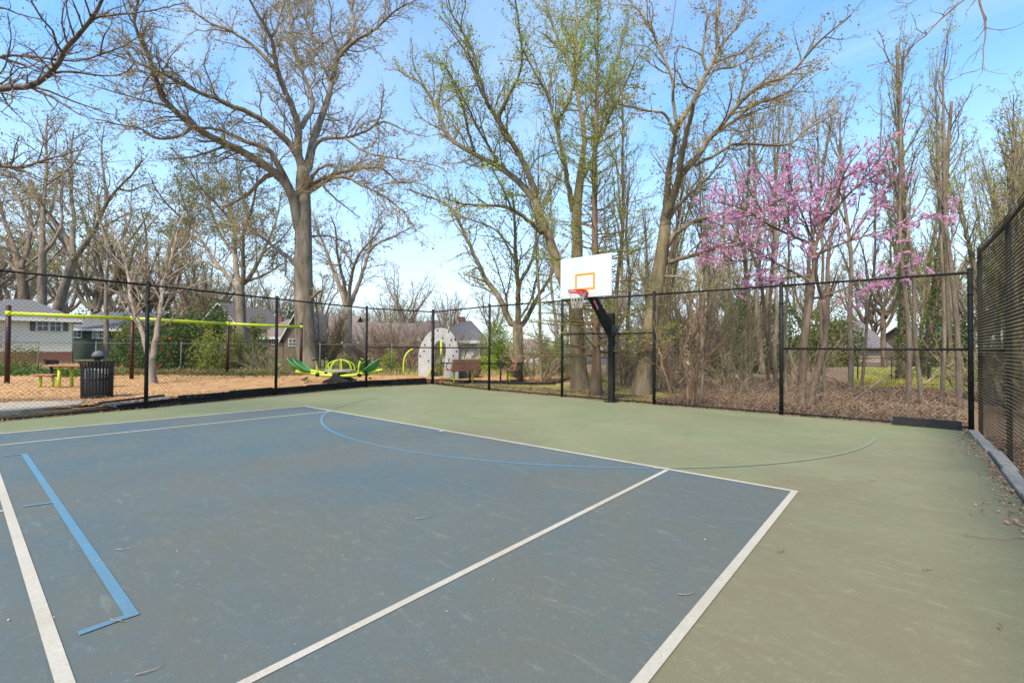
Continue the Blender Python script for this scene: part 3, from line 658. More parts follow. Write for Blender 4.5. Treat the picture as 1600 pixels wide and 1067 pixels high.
T6L = [(11,3,[(806,510),(797,502),(788,481),(780,464),(759,438),(745,408),(734,384),(722,356),(713,338),(701,321),(682,311),(659,305),(640,296)]),(4,3,[(765,445),(762,442),(743,434),(727,429)]),
 (10,5,[(810,505),(809,476),(810,448),(807,417),(805,370),(804,335),(800,300)]),(6,3,[(811,442),(813,438),(834,406),(834,382),(844,368),(850,340)]),(9,4,[(815,510),(818,504),(831,483),(841,461),(854,444),(867,417),(880,390)]),
 (4,2,[(805,408),(802,403),(790,380),(780,363),(762,352),(738,344),(715,337),(690,335)]),(3,1.5,[(793,478),(790,459),(780,429),(771,399),(757,375)]),(4,2,[(812,500),(830,470),(836,440),(846,410),(855,380)]),(3,1.5,[(790,470),(797,440),(800,410),(795,390)])]
hero('low_forking_tree', 22.5, [(812,594,21),(810,560,17),(809,530,16),(809,508,15)], T6L, 'multi-limbed tree left of the backboard, its longest limb arching far left', 'tree', 19, B_moss, B_twig, L_yg,
 dict(s1=.45, s2=.32, s3=.22, m1=2.2, m2=1.2, m3=.6, lf=1.4, ls=.048, up=.2, rm=.006, moss=8, jit=.06))
T7L = [(19,4,[(896,480),(885,450),(874,429),(867,401),(858,370),(848,342),(837,317),(818,293),(804,277),(780,258),(757,251),(741,242),(722,230),(710,222),(695,211),(691,187),(680,162),(663,136),(640,114)]),
 (11,3.5,[(837,317),(832,284),(818,253),(804,229),(780,187),(758,162),(755,131),(741,108),(745,91),(731,68),(717,40),(703,19),(700,-15)]),
 (6,3,[(778,183),(780,176),(795,150),(809,126),(817,94),(813,59),(809,23),(804,-10)]),
 (10,4,[(896,330),(888,290),(882,248),(875,222),(868,194),(858,152),(844,129),(830,103),(816,77)]),
 (9,3,[(851,366),(834,352),(818,338),(799,327),(780,321),(752,322),(713,318),(694,308)]),(4,2,[(801,330),(785,293),(773,272),(765,250)]),
 (9,3,[(910,250),(915,207),(902,151),(897,95),(902,34),(900,-20)]),(6,2,[(915,215),(940,218),(950,187),(964,159),(978,131),(994,91),(1008,73)]),(6,2,[(897,140),(896,112),(880,77),(861,37),(856,14),(850,-15)]),
 (6,2,[(868,194),(890,160),(900,120),(905,90),(915,50)]),(6,2,[(905,290),(930,240),(940,200),(945,150),(952,117),(969,89),(972,50)]),(5,2,[(858,152),(860,120),(868,95),(880,70)]),(5,2,[(845,335),(860,300),(880,265)]),
 (5,2,[(780,258),(765,230),(745,200),(735,175),(722,150),(700,110),(690,97)]),(5,2,[(742,243),(730,200),(722,160),(705,125),(695,100),(670,95)])]
hero('big_forked_tree', 17.2, [(907,612,34),(904,575,24),(902,540,23),(899,477,22),(901,430,19),(902,379,17),(900,340,16),(905,290,13),(910,252,11)], T7L, 'large many-forked tree behind the backboard with bright green growth along its limbs', 'tree', 20, B_moss, B_twig, L_yg,
 dict(s1=.34, s2=.22, s3=.14, m1=2.0, m2=1.0, m3=.55, lf=2.2, ls=.040, up=.25, rm=.005, moss=14, jit=.05))
T9L = [(15,8,[(1038,352),(1042,318),(1043,300),(1045,269),(1052,232),(1055,211),(1060,192)]),(6,2.5,[(1058,200),(1055,180),(1052,164),(1052,129),(1043,101),(1031,80),(1022,52),(1008,28),(982,0),(975,-15)]),(6,3,[(1055,211),(1045,187),(1036,175),(1017,175),(987,168),(966,163)]),
 (9,5,[(1060,195),(1071,178),(1088,150),(1095,131),(1104,115),(1116,94),(1123,75),(1118,47),(1125,0),(1128,-15)]),(5,2,[(1102,110),(1097,82),(1102,54),(1106,23),(1099,5),(1090,-20)]),(5,2,[(1123,75),(1135,62),(1146,49),(1156,35),(1158,21),(1179,0)]),
 (5,2,[(1112,100),(1137,90),(1163,83),(1180,65),(1188,52)]),(4,2,[(1104,120),(1127,105),(1144,108),(1174,91),(1200,81),(1225,70)]),(3.5,2,[(1090,142),(1067,134),(1062,115),(1050,108)]),
 (16,9,[(1038,352),(1044,325),(1055,300),(1062,276),(1062,252),(1069,225),(1071,211),(1081,183),(1083,164)]),
 (10,3,[(1062,276),(1086,249),(1101,230),(1104,220),(1118,209),(1135,187),(1153,164),(1184,134),(1212,127),(1240,112),(1262,85),(1290,55),(1330,25)]),
 (6,2,[(1120,207),(1151,187),(1174,164),(1193,156),(1219,152),(1240,138),(1260,115),(1285,95)]),(4,2,[(1152,185),(1188,171),(1210,166)]),
 (6,3,[(1081,261),(1110,247),(1135,232),(1139,225),(1151,227),(1170,224),(1186,226),(1214,228),(1240,225),(1255,205),(1275,195),(1310,175)]),(4,2,[(1139,225),(1144,211),(1160,194),(1172,180)]),
 (7,3,[(1044,345),(1058,322),(1071,310),(1096,288),(1115,269),(1135,240),(1142,225)]),
 (9,3,[(1043,385),(1047,373),(1067,356),(1086,344),(1115,337),(1145,330),(1159,332),(1200,325),(1240,300),(1270,290)]),(8,3,[(1035,415),(1040,412),(1062,405),(1096,395),(1123,388),(1149,385),(1164,378),(1196,359),(1225,350)]),
 (5,2,[(1031,434),(1037,432),(1062,432),(1081,439),(1106,442)]),(4,2,[(1018,462),(1011,459),(994,454),(977,439),(965,430)]),(4,1.5,[(1067,356),(1075,330),(1085,300),(1095,270)]),(4,1.5,[(1153,164),(1160,130),(1175,100),(1190,80),(1220,60)])]
hero('leaning_big_tree', 15.4, [(1000,624,36),(1003,600,30),(1006,571,26),(1012,530,24),(1018,496,22),(1027,440,21),(1037,378,19),(1041,335,16),(1043,315,10)], T9L, 'big tree leaning right, just right of the hoop pole, with long limbs', 'tree', 21, B_moss, B_twig, L_bud,
 dict(s1=.38, s2=.23, s3=.15, m1=1.8, m2=1.0, m3=.55, lf=2.0, ls=.036, up=.15, rm=.0045, moss=5, jit=.04))
RBL = [(8,5,[(1268,452),(1270,430),(1272,383),(1287,349),(1292,320),(1300,290)]),(5,2,[(1272,383),(1240,370),(1200,350),(1170,330),(1135,318),(1110,315)]),(5,2,[(1287,349),(1320,310),(1350,280),(1380,240),(1390,215)]),
 (4,1.5,[(1270,400),(1330,375),(1390,358),(1435,345)]),(5,2,[(1268,440),(1230,420),(1190,400),(1150,378),(1110,360),(1090,350)]),(4,2,[(1272,380),(1250,330),(1235,290),(1225,245)]),(4,2,[(1290,345),(1310,300),(1320,265),(1345,235)]),
 (4,1.5,[(1283,466),(1330,445),(1380,430),(1440,412)]),(4,2,[(1200,350),(1180,310),(1160,285)]),(4,2,[(1240,370),(1215,320),(1200,285),(1180,262)]),(4,2,[(1330,375),(1350,340),(1375,305),(1400,280)]),
 (4,2,[(1268,430),(1225,435),(1190,445),(1160,460)]),(3,1.5,[(1190,400),(1160,410),(1120,405),(1085,400)]),(4,2,[(1320,310),(1340,290),(1375,270),(1400,262)]),(4,2,[(1272,383),(1265,340),(1268,290),(1262,250)]),(2,1,[(1435,345),(1470,330),(1495,322)]),(3,1.5,[(1150,378),(1120,385),(1095,395)])]
t, q_ = hero('redbud_tree', 13.4, [(1252,642,13),(1253,610,12),(1254,571,11),(1257,522,10),(1266,473,9),(1269,449,8)], RBL, 'redbud tree covered in pink blossom, in front of the tall bare trunks on the right', 'tree', 22, B_dark, B_twigd, L_pink,
 dict(s1=.24, s2=.19, s3=.15, m1=1.2, m2=.6, m3=.32, lf=13.0, lf2=5, ls=.024, up=.05, rm=.0032, jit=.012), leaf_name='blossom')
hero('slender_tree', 13.2, [(1264,644,9),(1271,607,9),(1283,558,9),(1290,536,8),(1291,497,7),(1286,468,7)], [(6,3,[(1286,468),(1278,446),(1272,412),(1290,380),(1310,350)]),(4,2,[(1286,562),(1310,535),(1330,510),(1345,500)]),(3,1,[(1291,497),(1310,470),(1330,460)])],
 'crooked lichen-spotted stem crossing right behind the redbud trunk', 'tree', 23, B_dark, B_twigd, L_pink, dict(s1=.4, s2=.3, s3=.25, m1=1, m2=.5, m3=.3, lf=.7, ls=.022, rm=.004), leaf_name='blossom')
# near limbs reaching in from trees standing outside the frame
NL = [(16,6,[(-160,330),(-80,175),(-20,142),(0,140),(60,134),(86,108),(99,82),(129,47),(151,22),(162,0),(170,-40)]),(8,2,[(-120,230),(-60,110),(0,86),(43,88),(86,93),(125,97),(155,86),(181,78),(211,62),(235,45)]),(3,1.5,[(157,84),(160,60),(172,43),(178,20)]),
 (4,2,[(147,28),(172,24),(207,22),(233,17),(259,13),(290,5)]),(12,2.5,[(-150,400),(-60,270),(0,259),(34,263),(56,254),(86,246),(129,233)]),(6,2,[(-100,30),(0,9),(26,22),(43,26),(65,32)]),(4,1.5,[(-60,110),(0,130),(20,60),(10,20)]),(3,1.5,[(0,86),(30,110),(60,100),(90,60)]),(3,1,[(34,263),(60,285),(110,290),(150,315),(165,330)]),(3,1,[(0,140),(20,175),(50,200)])]
hero('overhanging_tree', 9.5, [(-330,760,60),(-320,600,52),(-300,450,46),(-250,330,40)], [(40,20,[(-250,330),(-200,330),(-150,330)])]+NL, 'dark bare limbs of a tree just outside the frame, hanging into the top left corner', 'tree', 24, B_dark, B_twigd, L_bud,
 dict(s1=.36, s2=.22, s3=.14, m1=1.3, m2=.8, m3=.45, lf=1.6, ls=.018, up=.0, rm=.0024, t1=.3), zb=.1)
NR = [(5,2,[(1560,-60),(1535,-20),(1528,0),(1539,28),(1541,53),(1536,84),(1536,108)]),(4.5,1.2,[(1560,-60),(1520,-10),(1505,0),(1469,31),(1446,56),(1424,73),(1384,98),(1356,112)]),(2.5,1,[(1424,73),(1412,96),(1401,112)]),(2.5,1,[(1528,-5),(1518,8),(1508,22)]),(2,1,[(1480,-60),(1450,-10),(1415,10),(1390,20)]),(1.5,.8,[(1536,108),(1500,118),(1460,140)])]
hero('overhanging_branch_tree', 7.0, [(2100,900,60),(2060,500,50),(1980,100,40),(1900,-150,32)], [(22,8,[(1900,-150),(1750,-150),(1650,-110),(1560,-60)])]+NR, 'thin reddish branches of a tree outside the frame, dangling into the top right corner', 'tree', 25, B_red, B_twigd, L_bud,
 dict(s1=.5, s2=.3, s3=.2, m1=.5, m2=.3, m3=.2, lf=.6, ls=.014, up=-.05, rm=.0016, t1=.55), zb=-.3)
# bald-cypress-like tree beside the hoop: straight trunk, level branches in whorls
def level_tree(D, u, v, label, seed):
    rng = np.random.default_rng(seed); b = AT(u, v, D); g = float(hgt(b[0], b[1])); H = 13.5
    root = thing('cypress_tree', (b[0], b[1], g), label, 'tree')
    z = np.linspace(0, 1, 26); P = np.stack([b[0]+.03*np.sin(z*9), b[1]+.03*np.cos(z*7), g-.15+z*H], 1); r = .14*(1-z)**.85+.008; r[0] = .30; r[1] = .19; r[2] = .155
    MB().tubes(P, r[None], 14, True).build('trunk', B_red, root, True)
    BP, BR = [], []
    for h in np.arange(1.3, H-.2, .052):
        f = h/H; L = (2.7*(1-f)**.75+.25)*rng.uniform(.55, 1.15); az = rng.uniform(0, 2*pi); el = -.06+.95*f**1.3+rng.normal(0, .08)
        d = np.array([math.cos(az)*math.cos(el), math.sin(az)*math.cos(el), math.sin(el)]); p = np.array([np.interp(g+h, P[:, 2], P[:, 0]), np.interp(g+h, P[:, 2], P[:, 1]), g+h]); pts = [p]
        for j in range(7): p = p+d*L/7; d = unit(d+rng.normal(0, .09, 3)+[0, 0, .035 if f < .5 else .06]); pts.append(p)
        BP.append(pts); BR.append((.024*(1-f)+.009)*np.linspace(1, .3, 8)*rng.uniform(.7, 1.2))
    BP = np.array(BP); BR = np.array(BR)
    P2, R2 = kids(BP, BR, rng, .13, .2, 1, .8, .35, .6, .6, .12, .05, 5, rmin=.0028, flat=.8)
    C = np.concatenate([along(P2, rng, 7, .025, .1), along(BP, rng, 26, .05, .3)])
    MB().tubes(BP, BR, 5).slot(1).tubes(P2, R2, 3).slot(2).leaves(C, .030, rng, aspect=.4).build('crown', [B_red, B_twigd, L_feather], root, True)
level_tree(15.3, 930, 622, 'straight reddish trunk with level branches and feathery green sprigs, just behind the backboard', 31)
# ------------------------------------------------------------------ basketball hoop
def hoop():
    px, py = 5.41, 6.38
    t = thing('basketball_hoop', (px, py, 0), 'basketball hoop with white fan-less rectangular backboard on a black pole in front of the back fence', 'basketball hoop')
    t['label'] = 'basketball hoop: white rectangular backboard and red rim on a black pole at the back fence'
    pole = MB(); pole.box((px, py, 1.17), (.15, .15, 2.75)); pole.box((px, py, .01), (.34, .34, .022))
    for a in (-1, 1):
        for b in (-1, 1): pole.cyl((px+a*.13, py+b*.13, .02), (px+a*.13, py+b*.13, .06), .014, k=6)
    o = pole.build('pole', M_black, t); bevel(o, .012, 3)
    hd = MB(); hd.box((px, py, 2.05), (.19, .21, .30)); hd.box((px+.14, py-.02, 2.06), (.10, .16, .2)); hd.box((px, py-.14, 1.99), (.13, .12, .12)); o = hd.build('bracket', mat('bracket_black', (.02, .02, .02), (.05, .05, .048), 8, .5), t); bevel(o, .006)
    for z in (1.98, 2.12): MB().cyl((px+.19, py-.03, z), (px+.2, py-.03, z), .022, k=8).build('bolt', M_galv, o, True)
    yb = 4.92; zc = 3.4
    am = MB(); am.slab([(px-.06, py-.04, 1.92), (px-.06, py-.20, 1.92), (px-.06, yb+.12, 2.98), (px-.06, yb+.12, 3.22), (px-.06, py-.02, 2.26)], (.12, 0, 0))
    am.box((px, yb+.06, 3.25), (.14, .10, .75)); am.box((px, yb+.05, 3.1), (.85, .05, .07)); am.box((px, yb+.05, 3.65), (.85, .05, .07))
    arm = am.build('arm', M_black, t); bevel(arm, .01)
    d = unit(np.array([0, (yb+.12)-(py-.20), 2.98-1.92]))
    st = MB(); p0 = np.array([px+.064, 5.22, 2.80]); dd = unit(np.array([0, py-.20-yb-.12, 1.92-2.98])); nn = np.array([0, .62, .78])
    st.slab([p0, p0+dd*.34, p0+dd*.34+nn*.09, p0+nn*.09], (.003, 0, 0)); st.build('warning_label', mat('label_red', (.62, .06, .07), (.55, .05, .06), 5, .5), arm)
    wl = MB(); 
    for k in range(8): q0 = p0+dd*(.03+.037*k)+nn*.022+[.004, 0, 0]; wl.slab([q0, q0+dd*.018, q0+dd*.018+nn*.045, q0+nn*.045], (.001, 0, 0))
    wl.build('label_print', mat('label_white', (.75, .72, .70), rough=.5), arm)
    W_, H_ = 1.56, 1.09; bz0 = 2.875
    bb = MB(); bb.box((px, yb, bz0+H_/2), (W_, .035, H_)); b = bb.build('backboard', mat('backboard_white', (.56, .575, .55), (.51, .53, .515), 2.2, .42, 0, spec=.5, stretch=(1, 1, .5)), t); bevel(b, .012, 3)
    fr_ = MB(); w, h, zz, th = .60, .44, bz0+.20, .052; yf = yb-.0195
    fr_.box((px-w/2+th/2, yf, zz+h/2), (th, .003, h)); fr_.box((px+w/2-th/2, yf, zz+h/2), (th, .003, h)); fr_.box((px, yf, zz+h-th/2), (w-2*th, .003, th)); fr_.box((px, yf, zz+th/2), (w-2*th, .003, th))
    fr_.build('target_square', mat('orange_line', (.78, .30, .02), (.68, .25, .02), 5, .5), b)
    for x in (-.7, .7):
        MB().cyl((px+x, yf, bz0+.06), (px+x, yf-.004, bz0+.06), .012, k=8).build('bolt', M_galv, b)
    rz, ry, rr = 3.02, yb-.16-.235, .228
    M_rim = mat('rim_red', (.60, .045, .025), (.45, .03, .02), 8, .45, spec=.5)
    tt = np.linspace(0, 2*pi, 33)
    rim = MB(); rim.tubes(np.stack([px+rr*np.cos(tt), ry+rr*np.sin(tt), np.full(33, rz)], 1), .011, 8)
    # deep steel band under the rim front and brace plates
    band = np.stack([px+rr*np.cos(tt), ry+rr*np.sin(tt), np.full(33, rz)], 1); lo_ = band-[0, 0, .055]
    rim.raw(np.vstack([band, lo_]), [[i, i+1, 33+i+1, 33+i] for i in range(32)]); rim.raw(np.vstack([(band-[px, ry, 0])*[.97, .97, 1]+[px, ry, 0], (lo_-[px, ry, 0])*[.97, .97, 1]+[px, ry, 0]]), [[i, 33+i, 33+i+1, i+1] for i in range(32)])
    rim.box((px, yb-.09, rz-.03), (.22, .15, .05)); rim.box((px, yb-.03, rz-.06), (.17, .03, .19))
    for s in (-1, 1): rim.slab([(px+s*.08, yb-.02, rz-.14), (px+s*.08, yb-.02, rz-.02), (px+s*.10, ry+.12, rz-.02)], (.008*s, 0, 0))
    rm_ = rim.build('rim', M_rim, t)
    # net: crossing cords
    P = []
    n = 12
    for s in (1, -1):
        for k in range(n):
            a0 = 2*pi*k/n; zz = np.linspace(0, 1, 10); rad = rr*(1-.47*zz**.7)+.012*np.sin(zz*9+k); an = a0+s*zz*pi/n*4.0
            P.append(np.stack([px+rad*np.cos(an), ry+rad*np.sin(an), rz-.05-.40*zz+.01*np.sin(k*3.1)*zz], 1))
    nt_ = MB(); nt_.tubes(np.array(P), .0042, 4)
    nt_.build('net', mat('net_cord', (.62, .60, .56), (.45, .42, .40), 20, .9), rm_)
    # script lettering on the front of the rim band
    cu = bpy.data.curves.new('rim_lettering', 'FONT'); cu.body = 'Spalding'; cu.size = .058; cu.shear = .35; cu.align_x = 'CENTER'; cu.extrude = .0008
    to = bpy.data.objects.new('rim_lettering', cu); COL.objects.link(to); bpy.context.view_layer.update()
    dg = bpy.context.evaluated_depsgraph_get(); me = bpy.data.meshes.new_from_object(to.evaluated_get(dg)); bpy.data.objects.remove(to)
    a0 = -pi/2-.1
    for v in me.vertices:
        an = a0+v.co.x*1.15/rr; R2 = rr+.002+v.co.z; x, y, z = px+R2*math.cos(an), ry+R2*math.sin(an), rz-.046+v.co.y*.85
        v.co = (x-px, y-py, z)
    me.materials.append(mat('letter_white', (.8, .78, .75), rough=.5)); lo2 = bpy.data.objects.new('lettering', me); COL.objects.link(lo2); lo2.parent = rm_
hoop()

# ------------------------------------------------------------------ playground
ZM = .15
def G2(u, v): return G(u, v, ZM)
# swing beam frame
sp_ = [G2(11, 598), G2(205.5, 592), G2(355, 586.5), G2(470, 583)]
hh = [AT(13, 477, depth(sp_[0]))[2], AT(207, 494, depth(sp_[1]))[2], AT(355, 503, depth(sp_[2]))[2], AT(471, 505, depth(sp_[3]))[2]]
sw = thing('swing_frame', sp_[0], 'long lime-green beam frame on four dark brown posts standing on the wood chips', 'swing frame')
bz = [AT(12, 489.5, depth(sp_[0]))[2], AT(207, 497.5, depth(sp_[1]))[2], AT(355, 506, depth(sp_[2]))[2], AT(471, 511, depth(sp_[3]))[2]]
for p, z in zip(sp_, hh):
    MB().cyl((p[0], p[1], 0), (p[0], p[1], z), .075, k=16).build('post', M_brownpost, sw, True)
P = np.array([[p[0], p[1], z] for p, z in zip(sp_, bz)])
for a, b in zip(P[:-1], P[1:]): MB().cyl(a, b, .072, k=14).build('beam', M_lime, sw, True)
for k in range(3):
    for f in (.28, .36, .64, .72):
        q = P[k]+(P[k+1]-P[k])*f; m_ = MB(); m_.cyl(q-[0, 0, .07], q-[0, 0, .15], .018, k=8); m_.cyl(q-[.0, .02, .15], q+[0, .02, -.15], .03, k=8); m_.build('swing_hanger', M_lime, sw, True)
for p, z in zip(sp_, bz): MB().tubes(np.array([[p[0], p[1], z-.09], [p[0], p[1], z+.09]]), .088, 16, True).build('clamp', M_lime, sw, True)

# litter bin
bc = G2(151.5, 620.5); bd = depth(bc); R_ = 20.5*bd/FPX; Hb = AT(151, 565, bd)[2]-ZM
bn = thing('litter_bin', (bc[0], bc[1], ZM), 'black slatted litter bin with a flared rim standing on the wood chips', 'litter bin')
sl = MB(); n = 30
for k in range(n):
    a = 2*pi*k/n; c, s_ = math.cos(a), math.sin(a); zz = [.02, Hb*.82, Hb*.94, Hb]; rr = [R_*.93, R_*.95, R_*1.0, R_*1.12]
    pts = np.array([[bc[0]+r*c, bc[1]+r*s_, ZM+z] for r, z in zip(rr, zz)]); w = .021
    tn = np.array([-s_, c, 0])*w; ot = np.array([c, s_, 0])*.006
    for p, q in zip(pts[:-1], pts[1:]): sl.raw([p-tn, p+tn, q+tn, q-tn, p-tn+ot, p+tn+ot, q+tn+ot, q-tn+ot], [[0, 3, 2, 1], [4, 5, 6, 7], [0, 4, 7, 3], [1, 2, 6, 5]])
sl.build('slatted_body', M_black, bn)
tt = np.linspace(0, 2*pi, 41)
for z, r, w in ((.02, R_*.93, .02), (Hb*.52, R_*.925, .02), (Hb, R_*1.12, .016)): MB().tubes(np.stack([bc[0]+r*np.cos(tt), bc[1]+r*np.sin(tt), np.full(41, ZM+z)], 1), w, 8).build('band', M_black, bn, True)
MB().cyl((bc[0], bc[1], ZM+.05), (bc[0], bc[1], ZM+Hb*.8), R_*.74, k=28).build('liner', mat('grey_liner', (.32, .32, .31), (.22, .22, .21), 6, .6), bn, True)

# picnic table and side seat
def slat_top(name, th, c, L_, W_, ax, z, m, par, n=6):
    d = np.array([math.cos(ax), math.sin(ax), 0]); e = np.array([-d[1], d[0], 0]); mb = MB()
    for k in range(n):
        o = (k-(n-1)/2)*W_/n; mb.box(np.array([c[0], c[1], z])+e*o, (L_, W_/n*.86, th), rz=ax)
    mb.box((c[0], c[1], z-th*.9), (L_*.9, W_*.5, th*.6), rz=ax)
    o = mb.build(name, m, par); bevel(o, .004); return o
ax = YAW-pi/2
tl = G2(108, 603.5); tr_ = G2(120, 606); dt = depth(tr_)
ct = AT(121, 569, dt); pt_ = thing('picnic_table', (ct[0], ct[1], ZM), 'brown slatted picnic table top on lime-green legs, left of the litter bin', 'picnic table')
wd = np.array([math.cos(ax), math.sin(ax), 0]); dp = np.array([-wd[1], wd[0], 0])
slat_top('tabletop', .05, ct, 1.5, .75, ax, ZM+.74, M_wood, pt_)
for s in (-.22, .22):
    for t_ in (-.42, .5):
        q = np.array([ct[0], ct[1], 0])+dp*s+wd*t_*.9; MB().cyl((q[0], q[1], ZM-.1), (q[0], q[1], ZM+.70), .045, k=12).build('leg', M_lime, pt_, True)
cs = AT(73, 590, dt); se = thing('bench_seat', (cs[0], cs[1], ZM), 'short brown slatted seat on two lime-green legs, beside the picnic table', 'bench')
slat_top('seat', .045, cs, .72, .42, ax, ZM+.42, M_wood, se, 4)
for t_ in (-.2, .2):
    q = np.array([cs[0], cs[1], 0])+wd*t_; MB().cyl((q[0]-.05, q[1], ZM-.1), (q[0]+.02, q[1], ZM+.39), .042, k=12).build('leg', M_lime, se, True)

# charcoal grill and kettle grill
gp = AT(80, 585, 20.5); gg = thing('charcoal_grill', (gp[0], gp[1], .17), 'black park grill on a post beyond the picnic table, against the white house', 'grill')
zt = AT(80, 566, 20.5)[2]
mb = MB(); mb.box((gp[0], gp[1], zt-.08), (.55, .4, .03)); 
for s in (-1, 1): mb.box((gp[0]+s*.27, gp[1], zt), (.02, .4, .2)); mb.box((gp[0], gp[1]+s*.2, zt-.02), (.5, .02, .12))
for s in (-1, 1): mb.cyl((gp[0]+s*.3, gp[1]-.2, zt+.02), (gp[0]+s*.3, gp[1]-.2, zt+.16), .015, k=6)
mb.build('firebox', M_blackp, gg); MB().cyl((gp[0], gp[1], .05), (gp[0], gp[1], zt-.07), .05, k=10).build('post', M_blackp, gg, True)
kp = AT(153, 560, 19.5); kz = AT(153, 556, 19.5)[2]; kg = thing('kettle_grill', (kp[0], kp[1], .17), 'kettle grill with round grey lid behind the litter bin', 'grill')
mb = MB(); mb.sphere((kp[0], kp[1], kz), .20, 20, (1, 1, 1.05)); mb.build('lid', mat('grey_enamel', (.20, .21, .22), (.13, .14, .15), 5, .35), kg, True)
mb = MB(); mb.sphere((kp[0], kp[1], kz-.04), .205, 20, (1, 1, .8)); mb.build('bowl', M_black, kg, True)
for k in range(3):
    a = k*2.1+.4; MB().cyl((kp[0]+.12*math.cos(a), kp[1]+.12*math.sin(a), kz-.18), (kp[0]+.28*math.cos(a), kp[1]+.28*math.sin(a), .15), .014, k=8).build('leg', M_black, kg, True)

# multi-seat seesaw
def seesaw():
    c = G2(532, 598); D0 = depth(c); c = G2(532, 597); s = D0/FPX
    t = thing('group_seesaw', (c[0], c[1], ZM), 'lime-green four-seat seesaw with green bucket seats and a dome of bars on the wood chips', 'seesaw', rz=ax)
    X = lambda u: (u-532)*s
    Z = lambda v: (598-v)*s
    def mk(mb, nm, m, par=t, sm=True): return mb.build(nm, m, par, sm, shift=(0, 0, 0))
    # base skirt
    mb = MB()
    hw = 22*s; out = [(-hw, 0), (-hw*.82, .10), (-hw*.35, .20), (-.10, .36), (.10, .36), (hw*.35, .20), (hw*.82, .10), (hw, 0)]
    mb.slab([(x, -.56, z) for x, z in out], (0, 1.0, 0)); o = mk(mb, 'base_skirt', M_blackp, sm=False); bevel(o, .03, 3)
    tt = np.linspace(0, 2*pi, 31); mk(MB().tubes(np.stack([hw*1.0*np.cos(tt), .30*np.sin(tt), np.full(31, .03)], 1), .02, 6), 'base_ring', M_lime)
    # beams: two parallel curved beams
    for y in (-.42, .42):
        pts = smooth(np.array([(X(470), y*1.2, Z(580)), (X(500), y, Z(585)), (X(515), y*.9, Z(587)), (X(550), y*.9, Z(587)), (X(565), y, Z(585)), (X(594), y*1.2, Z(579))]), 2)
        mk(MB().tubes(pts, .062, 12, True), 'arm', M_lime)
        for u in (503, 568): mk(MB().cyl((X(u), y*1.0-.09, Z(585.5)), (X(u), y*1.0+.09, Z(585.5)), .075, k=14), 'joint', M_black)
    mk(MB().cyl((0, -.42, Z(586)), (0, .42, Z(586)), .08, k=14), 'axle', M_lime)
    rp_ = 24*s; pts = [(rp_*math.cos(a), rp_*math.sin(a)*.9) for a in np.linspace(0, 2*pi, 33)[:-1]]
    o = MB().prism(pts, Z(580.6), Z(578.6)).build('platform', mat('deck_grey', (.42, .40, .34), (.3, .29, .25), 20, .8, .3), t, shift=(0, 0, 0))
    # dome of four arched bars
    for k in range(4):
        a = k*pi/4+.35; q = np.linspace(0, pi, 17); r = 22*s
        mk(MB().tubes(np.stack([r*np.cos(q)*math.cos(a), r*np.cos(q)*math.sin(a)*.85, Z(579)+(579-562.5)*s*np.sin(q)**.85], 1), .020, 8), 'dome_bar', M_lime)
    mk(MB().sphere((0, 0, Z(562.5)), .045, 12), 'dome_cap', M_lime)
    # handles
    for sx, y in ((-1, -.42), (-1, .42), (1, -.42), (1, .42)):
        x0 = X(532+sx*(32 if y < 0 else 27)) if sx < 0 else X(532+(36 if y < 0 else 24))
        pts = smooth(np.array([(x0*.93, y, Z(584)), (x0*.96, y, Z(572)), (x0*1.08, y, Z(562)), (x0*1.16, y, Z(561))]), 2)
        h = mk(MB().tubes(pts, .034, 10), 'handle', M_lime)
        for s2 in (-1, 1): mk(MB().cyl((x0*1.08, y+s2*.04, Z(562)), (x0*1.08+.02, y+s2*.17, Z(562)), .036, k=10), 'grip', M_black, h)
    # bucket seats, tilted up outwards
    for sx, u, y in ((-1, 479, -.48), (-1, 449, .6), (1, 586, -.48), (1, 559, .6)):
        mb = MB(); cx, cz = X(u), Z(570.5); nu, nv = 14, 20; V = []; F = []
        L_, W2 = 16.5*s, .27
        el = math.radians(38); dx = np.array([sx*math.cos(el), 0, math.sin(el)]); up_ = np.array([-sx*math.sin(el), 0, math.cos(el)])
        for layer in (0, 1):
            for i in range(nu+1):
                r = i/nu
                for j in range(nv):
                    a = 2*pi*j/nv; lx = r*math.cos(a); ly = r*math.sin(a)
                    dpt = (1-r**2.2)*(.13 if layer == 0 else .20)+(.0 if layer == 0 else .012)
                    V.append(np.array([cx, y, cz])+dx*lx*L_*(1-.12*ly*ly)+np.array([0, 1, 0])*ly*W2*(1.0-.18*lx)-up_*dpt)
        K = (nu+1)*nv
        for layer in (0, 1):
            for i in range(nu):
                for j in range(nv):
                    q = [layer*K+i*nv+j, layer*K+i*nv+(j+1) % nv, layer*K+(i+1)*nv+(j+1) % nv, layer*K+(i+1)*nv+j]; F.append(q)
        for j in range(nv): F.append([nu*nv+j, nu*nv+(j+1) % nv, K+nu*nv+(j+1) % nv, K+nu*nv+j])
        st_ = mk(mb.raw(V, F), 'seat', M_green)
        a = np.linspace(0, 2*pi, 29); ring = np.array([np.array([cx, y, cz])+dx*math.cos(q)*L_*(1-.12*math.sin(q)**2)+np.array([0, 1, 0])*math.sin(q)*W2*(1-.18*math.cos(q)) for q in a])
        mk(MB().tubes(ring, .012, 6), 'seat_rim', mat('green_edge', (.20, .42, .20), (.16, .36, .16), 5, .5), st_)
        # moulded keel under the shell and mount
        mk(MB().slab([np.array([cx, y-.05, cz])+dx*L_*.75-up_*.06, np.array([cx, y-.05, cz])-dx*L_*.2-up_*.18, np.array([cx-sx*.0, y-.05, cz-.33])+dx*L_*.2, np.array([cx, y-.05, cz-.30])-dx*0], (0, .10, 0)), 'seat_mount', M_green, st_, False)
